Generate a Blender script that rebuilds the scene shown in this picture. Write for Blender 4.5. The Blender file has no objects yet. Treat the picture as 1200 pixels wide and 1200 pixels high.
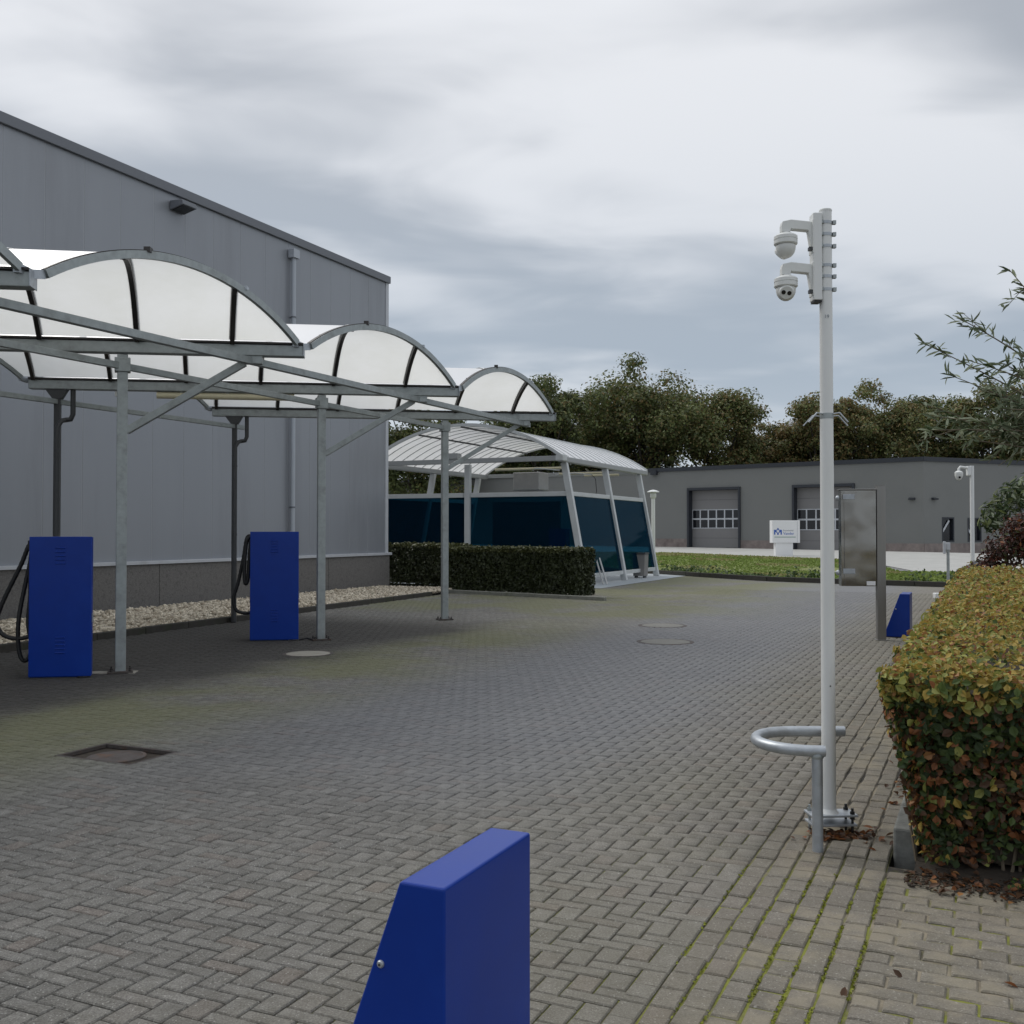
import bpy, math, random
import numpy as np
from mathutils import Vector, Matrix
random.seed(7); rng = np.random.default_rng(7)
S = bpy.context.scene
COL = S.collection
R = math.radians

# ------------------------------------------------------------------ camera
EYE = 1.6
PITCH = math.atan(23/1200.0)
cam = bpy.data.cameras.new("camera"); camo = bpy.data.objects.new("camera", cam); COL.objects.link(camo)
cam.sensor_width = 36; cam.lens = 36; cam.clip_start = 0.05; cam.clip_end = 2000
camo.location = (0, 0, EYE); camo.rotation_euler = (math.pi/2 + PITCH, 0, 0)
S.camera = camo

# ------------------------------------------------------------------ node helper
def nd(nt, typ, x=None, **kw):
    n = nt.nodes.new(typ)
    for k, v in kw.items():
        if k.startswith('_'):
            setattr(n, k[1:], v)
    return n
def setin(n, **kw):
    for k, v in kw.items():
        n.inputs[k.replace('_', ' ')].default_value = v
def math_n(nt, op, a, b=None, c=None, clamp=False):
    n = nt.nodes.new('ShaderNodeMath'); n.operation = op; n.use_clamp = clamp
    for i, v in enumerate((a, b, c)):
        if v is None: continue
        if isinstance(v, (int, float)): n.inputs[i].default_value = v
        else: nt.links.new(v, n.inputs[i])
    return n.outputs[0]
def mixc(nt, fac, a, b, blend='MIX'):
    n = nt.nodes.new('ShaderNodeMix'); n.data_type = 'RGBA'; n.blend_type = blend
    for sock, v in ((n.inputs[0], fac), (n.inputs[6], a), (n.inputs[7], b)):
        if isinstance(v, (int, float)): sock.default_value = v
        elif isinstance(v, tuple): sock.default_value = (*v[:3], 1)
        else: nt.links.new(v, sock)
    return n.outputs[2]
def smooth(nt, v, a, b):
    n = nt.nodes.new('ShaderNodeMapRange'); n.interpolation_type = 'SMOOTHSTEP'
    nt.links.new(v, n.inputs[0]); n.inputs[1].default_value = a; n.inputs[2].default_value = b
    return n.outputs[0]
def noise(nt, vec, scale, detail=4, rough=.55, dist=0):
    n = nt.nodes.new('ShaderNodeTexNoise'); n.inputs['Scale'].default_value = scale
    n.inputs['Detail'].default_value = detail; n.inputs['Roughness'].default_value = rough
    n.inputs['Distortion'].default_value = dist
    if vec is not None: nt.links.new(vec, n.inputs['Vector'])
    return n.outputs['Fac']
def dotv(nt, vec, d):
    n = nt.nodes.new('ShaderNodeVectorMath'); n.operation = 'DOT_PRODUCT'
    nt.links.new(vec, n.inputs[0]); n.inputs[1].default_value = d
    return n.outputs['Value']

# ------------------------------------------------------------------ world: overcast sky
SUN_EL, SUN_AZ = R(45), R(-50)      # azimuth from +Y towards +X
W = bpy.data.worlds.new("World"); S.world = W; W.use_nodes = True
nt = W.node_tree; nt.nodes.clear()
out = nt.nodes.new('ShaderNodeOutputWorld'); bg = nt.nodes.new('ShaderNodeBackground')
bg.inputs['Strength'].default_value = 0.10
sky = nt.nodes.new('ShaderNodeTexSky'); sky.sky_type = 'NISHITA'; sky.sun_disc = False
sky.sun_elevation = SUN_EL; sky.sun_rotation = SUN_AZ
tc = nt.nodes.new('ShaderNodeTexCoord'); dirv = tc.outputs['Generated']
sep = nt.nodes.new('ShaderNodeSeparateXYZ'); nt.links.new(dirv, sep.inputs[0])
zc = math_n(nt, 'MAXIMUM', sep.outputs['Z'], 0.0)
zz = math_n(nt, 'ADD', zc, 0.16)
cx = math_n(nt, 'DIVIDE', sep.outputs['X'], zz); cy = math_n(nt, 'DIVIDE', sep.outputs['Y'], zz)
comb = nt.nodes.new('ShaderNodeCombineXYZ'); nt.links.new(cx, comb.inputs[0])
nt.links.new(math_n(nt, 'MULTIPLY', cy, 1.5), comb.inputs[1])
comb.inputs[2].default_value = 3.7
mp = nt.nodes.new('ShaderNodeMapping'); nt.links.new(comb.outputs[0], mp.inputs[0]); mp.inputs['Rotation'].default_value = (0, 0, R(-14))
mp.inputs['Location'].default_value = (0.3, 0.5, 0)
n1 = noise(nt, mp.outputs[0], 0.75, 3, .45, .5)
n2 = noise(nt, mp.outputs[0], 2.0, 4, .48, .5)
cl = math_n(nt, 'ADD', math_n(nt, 'MULTIPLY', n1, .72), math_n(nt, 'MULTIPLY', n2, .28))
cl = smooth(nt, cl, .395, .575)
# higher in the sky the deck is thinner and brighter, towards the horizon a bluer grey
up = smooth(nt, sep.outputs['Z'], 0.08, 0.44)
dark = mixc(nt, up, (2.65, 3.1, 3.65), (3.0, 3.2, 3.5))
lite = mixc(nt, up, (4.1, 4.4, 4.8), (5.7, 5.8, 6.0))
cc = mixc(nt, cl, dark, lite)
hz = smooth(nt, sep.outputs['Z'], 0.17, 0.03)
cc = mixc(nt, math_n(nt, 'MULTIPLY', hz, .8), cc, (3.7, 4.1, 4.6))
# an overcast deck brightens steadily from the horizon to the zenith
zen = math_n(nt, 'MAXIMUM', 1.0, math_n(nt, 'MULTIPLY_ADD', sep.outputs['Z'], 2/1.88, 1/1.88))
zv = nt.nodes.new('ShaderNodeVectorMath'); zv.operation = 'SCALE'; nt.links.new(cc, zv.inputs[0]); nt.links.new(zen, zv.inputs['Scale']); cc = zv.outputs[0]
final = mixc(nt, 0.94, sky.outputs[0], cc)
nt.links.new(final, bg.inputs['Color']); nt.links.new(bg.outputs[0], out.inputs[0])

sl = bpy.data.lights.new("sun", 'SUN'); so = bpy.data.objects.new("sun", sl); COL.objects.link(so)
sl.energy = 1.0; sl.angle = R(28); sl.color = (1, .96, .9)
sd = Vector((math.sin(SUN_AZ)*math.cos(SUN_EL), math.cos(SUN_AZ)*math.cos(SUN_EL), math.sin(SUN_EL)))
so.rotation_euler = (-sd).to_track_quat('-Z', 'Y').to_euler()

S.view_settings.view_transform = 'Standard'; S.view_settings.look = 'None'
S.view_settings.exposure = 0.55; S.view_settings.gamma = 1.0; S.view_settings.use_curve_mapping = False

# ------------------------------------------------------------------ axes of the site
UX, UY = 0.42164, 0.90676           # along the hall wall
VX, VY = 0.90676, -0.42164          # across the courtyard
U3, V3, Z3 = Vector((UX, UY, 0)), Vector((VX, VY, 0)), Vector((0, 0, 1))
def P(u, v, z=0.0): return Vector((UX*u + VX*v, UY*u + VY*v, z))
def UVof(x, y): return (x*UX + y*UY, x*VX + y*VY)

# ------------------------------------------------------------------ materials
def pmat(name, col, rough=.6, metal=0.0, var=.12, scale=6.0, bump=0.0, bscale=60.0, dirt=None, dirt_amt=0.0, spec=.5, streak=False):
    m = bpy.data.materials.new(name); m.use_nodes = True
    t = m.node_tree; b = t.nodes['Principled BSDF']
    g = t.nodes.new('ShaderNodeNewGeometry'); pos = g.outputs['Position']
    vec = pos
    if streak:
        mm = t.nodes.new('ShaderNodeMapping'); mm.inputs['Scale'].default_value = (1, 1, .12); t.links.new(pos, mm.inputs[0]); vec = mm.outputs[0]
    n = noise(t, vec, scale, 5, .6)
    lo = tuple(c*(1-var) for c in col); hi = tuple(min(1, c*(1+var)) for c in col)
    c = mixc(t, n, lo, hi)
    if dirt:
        d = smooth(t, noise(t, vec, scale*.37, 6, .65), .48, .72)
        c = mixc(t, math_n(t, 'MULTIPLY', d, dirt_amt), c, dirt)
    t.links.new(c, b.inputs['Base Color'])
    rr = math_n(t, 'MULTIPLY_ADD', n, .25*rough, rough*.87)
    t.links.new(rr, b.inputs['Roughness'])
    b.inputs['Metallic'].default_value = metal; b.inputs['Specular IOR Level'].default_value = spec
    if bump > 0:
        bm = t.nodes.new('ShaderNodeBump'); bm.inputs['Strength'].default_value = bump; bm.inputs['Distance'].default_value = .01
        t.links.new(noise(t, pos, bscale, 4, .6), bm.inputs['Height']); t.links.new(bm.outputs[0], b.inputs['Normal'])
    return m

M = {}
M['galv'] = pmat('galvanised_steel', (.36, .39, .39), .5, .55, .3, 14, .1, 90, (.2, .21, .2), .5)
M['galv_light'] = pmat('galvanised_tube', (.42, .45, .48), .42, .5, .22, 20, .08, 90, (.3, .31, .32), .5)
M['dark_metal'] = pmat('dark_brown_metal', (.035, .03, .028), .5, .1, .3, 20)
M['darkpipe'] = pmat('dark_grey_pipe', (.05, .052, .055), .45, 0, .25, 10)
M['white_paint'] = pmat('white_paint', (.72, .73, .72), .35, 0, .05, 5, .03, 80, (.5, .5, .46), .35, streak=True)
M['offwhite'] = pmat('off_white_plastic', (.7, .71, .69), .35, 0, .05, 9)
M['black'] = pmat('black_rubber', (.012, .012, .013), .5, 0, .2, 15)
M['blackgloss'] = pmat('black_lens', (.006, .006, .008), .08, 0, .05, 15)
M['blue'] = pmat('blue_coated_steel', (.001, .032, .27), .34, 0, .14, 5.0, .03, 120, (.004, .045, .33), .5, .2)
_b = M['blue'].node_tree.nodes['Principled BSDF']; _b.inputs['Coat Weight'].default_value = .25; _b.inputs['Coat Roughness'].default_value = .22
M['blue_slot'] = pmat('blue_slot', (.012, .03, .2), .4, 0, .1, 3.0)
M['hall_clad'] = pmat('grey_cladding', (.285, .30, .326), .36, .2, .07, 1.2, .03, 25, (.185, .19, .2), .55, streak=True)
M['hall_core'] = pmat('grey_cladding_joint', (.40, .41, .43), .6, 0, .05, 2)
M['hall_fascia'] = pmat('grey_fascia', (.16, .17, .19), .5, .1, .08, 2)
M['trim'] = pmat('pale_sill', (.52, .54, .57), .5, .1, .1, 4, 0, 60, (.3, .3, .3), .4)
M['plinth'] = pmat('exposed_aggregate_plinth', (.165, .158, .15), .85, 0, .75, 42, .6, 60, (.085, .08, .075), .7)
M['pipe_grey'] = pmat('grey_downpipe', (.42, .45, .49), .4, .1, .08, 4)
M['garage_clad'] = pmat('garage_cladding', (.168, .172, .166), .6, 0, .06, .8, 0, 60, (.145, .15, .145), .5)
M['garage_dark'] = pmat('dark_frame', (.022, .026, .034), .5, 0, .15, 3)
M['garage_door'] = pmat('garage_door_panel', (.20, .195, .195), .55, 0, .05, 2)
M['brick_far'] = pmat('stone_plinth_far', (.22, .185, .172), .9, 0, .6, 2.2, .2, 8, (.09, .07, .065), .6)
M['window_dark'] = pmat('dark_window', (.012, .013, .016), .12, 0, .2, 1.0)
M['concrete'] = pmat('pale_concrete', (.40, .40, .38), .85, 0, .2, 1.2, .1, 20, (.3, .3, .28), .5)
M['kerb_dark'] = pmat('dark_kerb', (.05, .046, .04), .9, 0, .5, 9, .4, 40, (.03, .04, .015), .6)
M['kerb_grey'] = pmat('mossy_kerb', (.20, .205, .19), .9, 0, .6, 16, .4, 40, (.022, .024, .02), .95)
M['kerb_pale'] = pmat('pale_kerb', (.22, .22, .19), .9, 0, .35, 9, .3, 40, (.1, .11, .06), .6)
M['soil'] = pmat('dark_soil', (.04, .031, .023), .95, 0, .5, 18, .8, 25, (.11, .09, .06), .5)
M['iron'] = pmat('cast_iron', (.075, .065, .06), .75, .2, .4, 30, .5, 70, (.10, .05, .03), .6)
M['cover'] = pmat('concrete_cover', (.33, .31, .27), .9, 0, .25, 15, .3, 50, (.2, .19, .15), .5)
M['rust'] = pmat('rusty_lid', (.10, .085, .078), .8, .1, .5, 16, .5, 60, (.17, .085, .045), .8)
M['gravel'] = pmat('tan_pebbles', (.46, .40, .31), .85, 0, .5, 13, .2, 40)
M['bark'] = pmat('bark', (.05, .042, .033), .95, 0, .4, 8, .6, 20)
M['twig'] = pmat('pale_twig', (.16, .13, .09), .8, 0, .3, 20)
M['white_sign'] = pmat('white_sign_board', (.78, .78, .78), .4, 0, .03, 2)
M['sign_blue'] = pmat('sign_blue_print', (.02, .10, .42), .5, 0, .03, 2)
M['sign_grey'] = pmat('sign_grey_print', (.25, .28, .32), .5, 0, .03, 2)
M['sign_green'] = pmat('sign_green_print', (.05, .2, .12), .5, 0, .03, 2)
M['wash_post'] = pmat('pale_painted_post', (.56, .58, .58), .4, .1, .08, 3, 0, 60, (.4, .4, .37), .4)
M['wash_beam'] = pmat('grey_painted_beam', (.34, .35, .35), .45, .1, .1, 3)
M['tube_lamp'] = pmat('yellowed_tube', (.72, .66, .46), .5, 0, .05, 3)
M['bin'] = pmat('grey_bin', (.22, .21, .2), .6, 0, .15, 6)
M['wash_floor'] = pmat('wash_floor', (.33, .36, .38), .55, 0, .2, 1.5)
M['machine'] = pmat('brushed_machine', (.42, .41, .39), .4, .5, .2, 4)

# stainless steel with gently dented sheet
m = pmat('stainless_steel', (.34, .325, .30), .2, .95, .08, 6, 0); M['stainless'] = m
t = m.node_tree; bmp = t.nodes.new('ShaderNodeBump'); bmp.inputs['Strength'].default_value = .35; bmp.inputs['Distance'].default_value = .05
g_ = t.nodes.new('ShaderNodeNewGeometry'); t.links.new(noise(t, g_.outputs['Position'], 2.6, 1, .4), bmp.inputs['Height'])
t.links.new(bmp.outputs[0], t.nodes['Principled BSDF'].inputs['Normal'])
M['steel_post'] = pmat('brushed_steel_post', (.30, .29, .275), .38, .8, .12, 8, streak=True)

def sheet_mat(name, col, transl=.6):
    m = bpy.data.materials.new(name); m.use_nodes = True; t = m.node_tree; t.nodes.clear()
    o = t.nodes.new('ShaderNodeOutputMaterial'); d = t.nodes.new('ShaderNodeBsdfDiffuse'); tr = t.nodes.new('ShaderNodeBsdfTranslucent')
    mx = t.nodes.new('ShaderNodeMixShader'); gl = t.nodes.new('ShaderNodeBsdfGlossy'); gl.inputs['Roughness'].default_value = .45
    mx2 = t.nodes.new('ShaderNodeMixShader'); fr = t.nodes.new('ShaderNodeFresnel'); fr.inputs[0].default_value = 1.15
    g = t.nodes.new('ShaderNodeNewGeometry')
    c = mixc(t, smooth(t, noise(t, g.outputs['Position'], 1.3, 6, .65), .3, .7), (col[0]*.94, col[1]*.94, col[2]*.92), col)
    t.links.new(c, d.inputs[0]); t.links.new(c, tr.inputs[0]); mx.inputs[0].default_value = transl
    t.links.new(d.outputs[0], mx.inputs[1]); t.links.new(tr.outputs[0], mx.inputs[2])
    t.links.new(fr.outputs[0], mx2.inputs[0]); t.links.new(mx.outputs[0], mx2.inputs[1]); t.links.new(gl.outputs[0], mx2.inputs[2])
    t.links.new(mx2.outputs[0], o.inputs[0]); return m
M['vault'] = sheet_mat('opal_sheet', (.82, .825, .81), .74)
M['wash_sheet'] = sheet_mat('white_roof_sheet', (.90, .90, .90), .5)

def glass_mat(name, tint, trans):
    m = bpy.data.materials.new(name); m.use_nodes = True; t = m.node_tree; t.nodes.clear()
    o = t.nodes.new('ShaderNodeOutputMaterial'); tr = t.nodes.new('ShaderNodeBsdfTransparent'); tr.inputs[0].default_value = (*trans, 1)
    d = t.nodes.new('ShaderNodeBsdfDiffuse'); d.inputs[0].default_value = (*tint, 1)
    gl = t.nodes.new('ShaderNodeBsdfGlossy'); gl.inputs['Roughness'].default_value = .03
    mx = t.nodes.new('ShaderNodeMixShader'); mx.inputs[0].default_value = .6
    t.links.new(d.outputs[0], mx.inputs[1]); t.links.new(tr.outputs[0], mx.inputs[2])
    fr = t.nodes.new('ShaderNodeFresnel'); fr.inputs[0].default_value = 1.33
    mx2 = t.nodes.new('ShaderNodeMixShader'); t.links.new(math_n(t, 'MULTIPLY', fr.outputs[0], .12), mx2.inputs[0])
    t.links.new(mx.outputs[0], mx2.inputs[1]); t.links.new(gl.outputs[0], mx2.inputs[2]); t.links.new(mx2.outputs[0], o.inputs[0]); return m
M['blue_glass'] = glass_mat('dark_blue_glass', (.004, .024, .045), (.16, .42, .55))

def leaf_mat(name, col, var=.35, transl=.3, rough=.5):
    m = bpy.data.materials.new(name); m.use_nodes = True; t = m.node_tree; b = t.nodes['Principled BSDF']
    g = t.nodes.new('ShaderNodeNewGeometry'); oi = t.nodes.new('ShaderNodeObjectInfo')
    r = math_n(t, 'FRACT', math_n(t, 'ADD', g.outputs['Random Per Island'], oi.outputs['Random']))
    n = noise(t, g.outputs['Position'], 1.3, 3, .6)
    f = math_n(t, 'ADD', math_n(t, 'MULTIPLY', r, .6), math_n(t, 'MULTIPLY', n, .4))
    c = mixc(t, f, tuple(x*(1-var) for x in col), tuple(min(1, x*(1+var)) for x in col))
    t.links.new(c, b.inputs['Base Color']); b.inputs['Roughness'].default_value = rough; b.inputs['Specular IOR Level'].default_value = .35
    tr = t.nodes.new('ShaderNodeBsdfTranslucent'); t.links.new(c, tr.inputs[0])
    mx = t.nodes.new('ShaderNodeMixShader'); mx.inputs[0].default_value = transl
    o = t.nodes['Material Output']
    t.links.new(b.outputs[0], mx.inputs[1]); t.links.new(tr.outputs[0], mx.inputs[2]); t.links.new(mx.outputs[0], o.inputs[0]); return m
M['lf_gold'] = leaf_mat('leaf_gold', (.40, .29, .07))
M['lf_yell'] = leaf_mat('leaf_yellow_green', (.29, .30, .08))
M['lf_green'] = leaf_mat('leaf_green', (0.085, 0.124, 0.034))
M['lf_dkgreen'] = leaf_mat('leaf_dark_green', (0.046, 0.072, 0.026))
M['lf_russet'] = leaf_mat('leaf_russet', (0.247, 0.098, 0.039))
M['lf_brown'] = leaf_mat('leaf_brown', (0.098, 0.052, 0.029))
M['lf_orange'] = leaf_mat('leaf_orange', (.36, .18, .07))
M['tree_a'] = leaf_mat('oak_green', (0.136, 0.165, 0.053), .45, .3)
M['tree_b'] = leaf_mat('oak_olive', (0.183, 0.177, 0.065), .45, .3)
M['tree_c'] = leaf_mat('oak_brown', (0.224, 0.159, 0.065), .45, .3)
M['tree_d'] = leaf_mat('oak_dark', (0.083, 0.104, 0.04), .4, .3)
M['willow'] = leaf_mat('willow_leaf', (.16, .195, .115), .4, .25)
M['willow_pale'] = leaf_mat('willow_leaf_pale', (.36, .40, .28), .3, .25)
M['red_leaf'] = leaf_mat('red_leaf', (.085, .026, .018), .5, .15)
M['red_dark'] = leaf_mat('red_dark_leaf', (.05, .03, .02), .5, .15)
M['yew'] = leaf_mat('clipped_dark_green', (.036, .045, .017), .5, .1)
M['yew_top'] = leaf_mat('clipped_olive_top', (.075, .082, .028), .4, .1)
M['grass'] = leaf_mat('grass_green', (.17, .23, .05), .4, .2, .8)
M['grass_dry'] = leaf_mat('grass_dry', (.26, .24, .10), .4, .2, .8)
M['cover_plant'] = leaf_mat('ground_cover', (.055, .095, .022), .5, .2)

# paving: tone per stone, stains with a shape of their own
def paver_mat(name, base, warm=.0):
    m = bpy.data.materials.new(name); m.use_nodes = True; t = m.node_tree; b = t.nodes['Principled BSDF']
    g = t.nodes.new('ShaderNodeNewGeometry'); pos = g.outputs['Position']; oi = t.nodes.new('ShaderNodeObjectInfo')
    r = math_n(t, 'FRACT', math_n(t, 'ADD', g.outputs['Random Per Island'], oi.outputs['Random']))
    v = dotv(t, pos, (VX, VY, 0)); u = dotv(t, pos, (UX, UY, 0))
    c = mixc(t, r, tuple(x*.87 for x in base), tuple(x*1.15 for x in base))
    tint = mixc(t, smooth(t, math_n(t, 'FRACT', math_n(t, 'MULTIPLY', r, 7.31)), .86, 1.0), c, (base[0]*1.06, base[1]*.98, base[2]*.95)); c = tint
    big = noise(t, pos, .55, 4, .6)
    c = mixc(t, 1.0, c, mixc(t, big, (.72, .72, .74), (1.2, 1.19, 1.16)), 'MULTIPLY')
    grain = noise(t, pos, 130, 3, .7)
    c = mixc(t, 1.0, c, mixc(t, smooth(t, grain, .3, .7), (.62, .62, .62), (1.32, 1.32, 1.31)), 'MULTIPLY')
    mid = noise(t, pos, 14, 5, .7)
    c = mixc(t, 1.0, c, mixc(t, smooth(t, mid, .3, .7), (.80, .79, .77), (1.16, 1.16, 1.16)), 'MULTIPLY')
    speck = smooth(t, noise(t, pos, 95, 1, .5), .66, .72)
    c = mixc(t, math_n(t, 'MULTIPLY', speck, .6), c, (.5, .49, .46))
    # bluish sky reflection on the driving lane, painted into the stone colour
    lane = math_n(t, 'MULTIPLY', smooth(t, v, -6.6, -4.6), smooth(t, v, -1.4, -2.8))
    lane = math_n(t, 'MULTIPLY', lane, smooth(t, math_n(t, 'ADD', u, math_n(t, 'MULTIPLY', big, 3)), 5.5, 9.0))
    c = mixc(t, math_n(t, 'MULTIPLY', lane, .5), c, (.15, .158, .18))
    # sandy bleaching along the strip by the hedge
    wv = math_n(t, 'ADD', v, math_n(t, 'MULTIPLY', noise(t, pos, 1.1, 4, .6), 1.2))
    pale = math_n(t, 'MULTIPLY', smooth(t, wv, -2.6, -.4), .30 if warm == 0 else .34)
    c = mixc(t, pale, c, (.24, .21, .165))
    sg = math_n(t, 'MULTIPLY', smooth(t, v, -1.0, -.75), smooth(t, noise(t, pos, 2.6, 5, .65), .46, .62))
    sg = math_n(t, 'MAXIMUM', sg, math_n(t, 'MULTIPLY', math_n(t, 'MULTIPLY', smooth(t, u, 4.35, 5.0), smooth(t, v, -.5, -.3)), smooth(t, mid, .3, .6)))
    c = mixc(t, math_n(t, 'MULTIPLY', sg, .55 if warm else .0), c, (.31, .27, .20))
    # film of algae beside the bays and the far end
    al = noise(t, pos, .42, 5, .62)
    a1 = math_n(t, 'MULTIPLY', smooth(t, v, -8.4, -7.4), smooth(t, v, -5.0, -6.8))
    a1 = math_n(t, 'MULTIPLY', a1, smooth(t, u, 19.5, 13.0))
    a2 = math_n(t, 'MULTIPLY', smooth(t, u, 17.2, 18.6), smooth(t, v, -3.0, -6.5))
    a3 = math_n(t, 'MULTIPLY', smooth(t, v, -3.8, -1.4), .16)
    alg = math_n(t, 'MAXIMUM', math_n(t, 'MAXIMUM', a1, a2), a3)
    alg = math_n(t, 'MULTIPLY', alg, smooth(t, al, .36, .56))
    c = mixc(t, math_n(t, 'MULTIPLY', alg, .6), c, (.165, .17, .075))
    # oily dark stain on the vacuum bays
    od = math_n(t, 'ADD', v, math_n(t, 'MULTIPLY', noise(t, pos, .7, 4, .6), 1.6))
    o1 = math_n(t, 'MULTIPLY', smooth(t, od, -6.3, -7.5), smooth(t, u, 17.0, 14.6))
    c = mixc(t, math_n(t, 'MULTIPLY', o1, .86), c, (.05, .047, .044))
    t.links.new(c, b.inputs['Base Color'])
    t.links.new(math_n(t, 'SUBTRACT', .86, math_n(t, 'MULTIPLY', lane, .3)), b.inputs['Roughness'])
    b.inputs['Specular IOR Level'].default_value = .35
    bm = t.nodes.new('ShaderNodeBump'); bm.inputs['Strength'].default_value = .8; bm.inputs['Distance'].default_value = .006
    t.links.new(noise(t, pos, 160, 3, .7), bm.inputs['Height']); t.links.new(bm.outputs[0], b.inputs['Normal'])
    return m
M['paver'] = paver_mat('concrete_paver', (.182, .177, .165))
M['paver_b'] = paver_mat('concrete_paver_strip', (.172, .161, .146), 1)

def joint_mat(name, strip=False):
    m = bpy.data.materials.new(name); m.use_nodes = True; t = m.node_tree; b = t.nodes['Principled BSDF']
    g = t.nodes.new('ShaderNodeNewGeometry'); pos = g.outputs['Position']
    v = dotv(t, pos, (VX, VY, 0)); u = dotv(t, pos, (UX, UY, 0))
    c = mixc(t, noise(t, pos, 9, 5, .6), (.016, .015, .013), (.055, .049, .039))
    ms = noise(t, pos, 2.3, 5, .65)
    near = math_n(t, 'MULTIPLY', smooth(t, v, -3.4, -1.3), smooth(t, u, 9.0, 4.0))
    mask = math_n(t, 'MULTIPLY', near, smooth(t, ms, .44, .58)) if not strip else math_n(t, 'MULTIPLY', smooth(t, u, 6.0, 4.4), smooth(t, ms, .3, .5))
    c = mixc(t, mask, c, mixc(t, noise(t, pos, 60, 4, .6), (.14, .155, .02), (.26, .27, .05)))
    sand = math_n(t, 'MULTIPLY', smooth(t, v, -2.0, -.9), smooth(t, noise(t, pos, 1.7, 4, .6), .40, .55))
    c = mixc(t, math_n(t, 'MULTIPLY', sand, math_n(t, 'SUBTRACT', .85, mask)), c, (.3, .26, .19))
    al = math_n(t, 'MULTIPLY', smooth(t, v, -8.6, -7.2), smooth(t, v, -4.8, -6.8))
    c = mixc(t, math_n(t, 'MULTIPLY', al, .5), c, (.13, .13, .05))
    t.links.new(c, b.inputs['Base Color']); b.inputs['Roughness'].default_value = .95
    bm = t.nodes.new('ShaderNodeBump'); bm.inputs['Strength'].default_value = .8; bm.inputs['Distance'].default_value = .01
    t.links.new(noise(t, pos, 70, 4, .7), bm.inputs['Height']); t.links.new(bm.outputs[0], b.inputs['Normal'])
    return m
M['joint'] = joint_mat('joint_sand'); M['joint_strip'] = joint_mat('mossy_joint_sand', True)
M['ground'] = pmat('plain_ground', (.11, .105, .09), .95, 0, .4, .3, .2, 5)

# grassy verge sheet with a bare sandy patch
m = pmat('verge_turf', (.16, .185, .05), .95, 0, .5, .9, .4, 6, (.21, .185, .09), .8); M['turf'] = m

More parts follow.
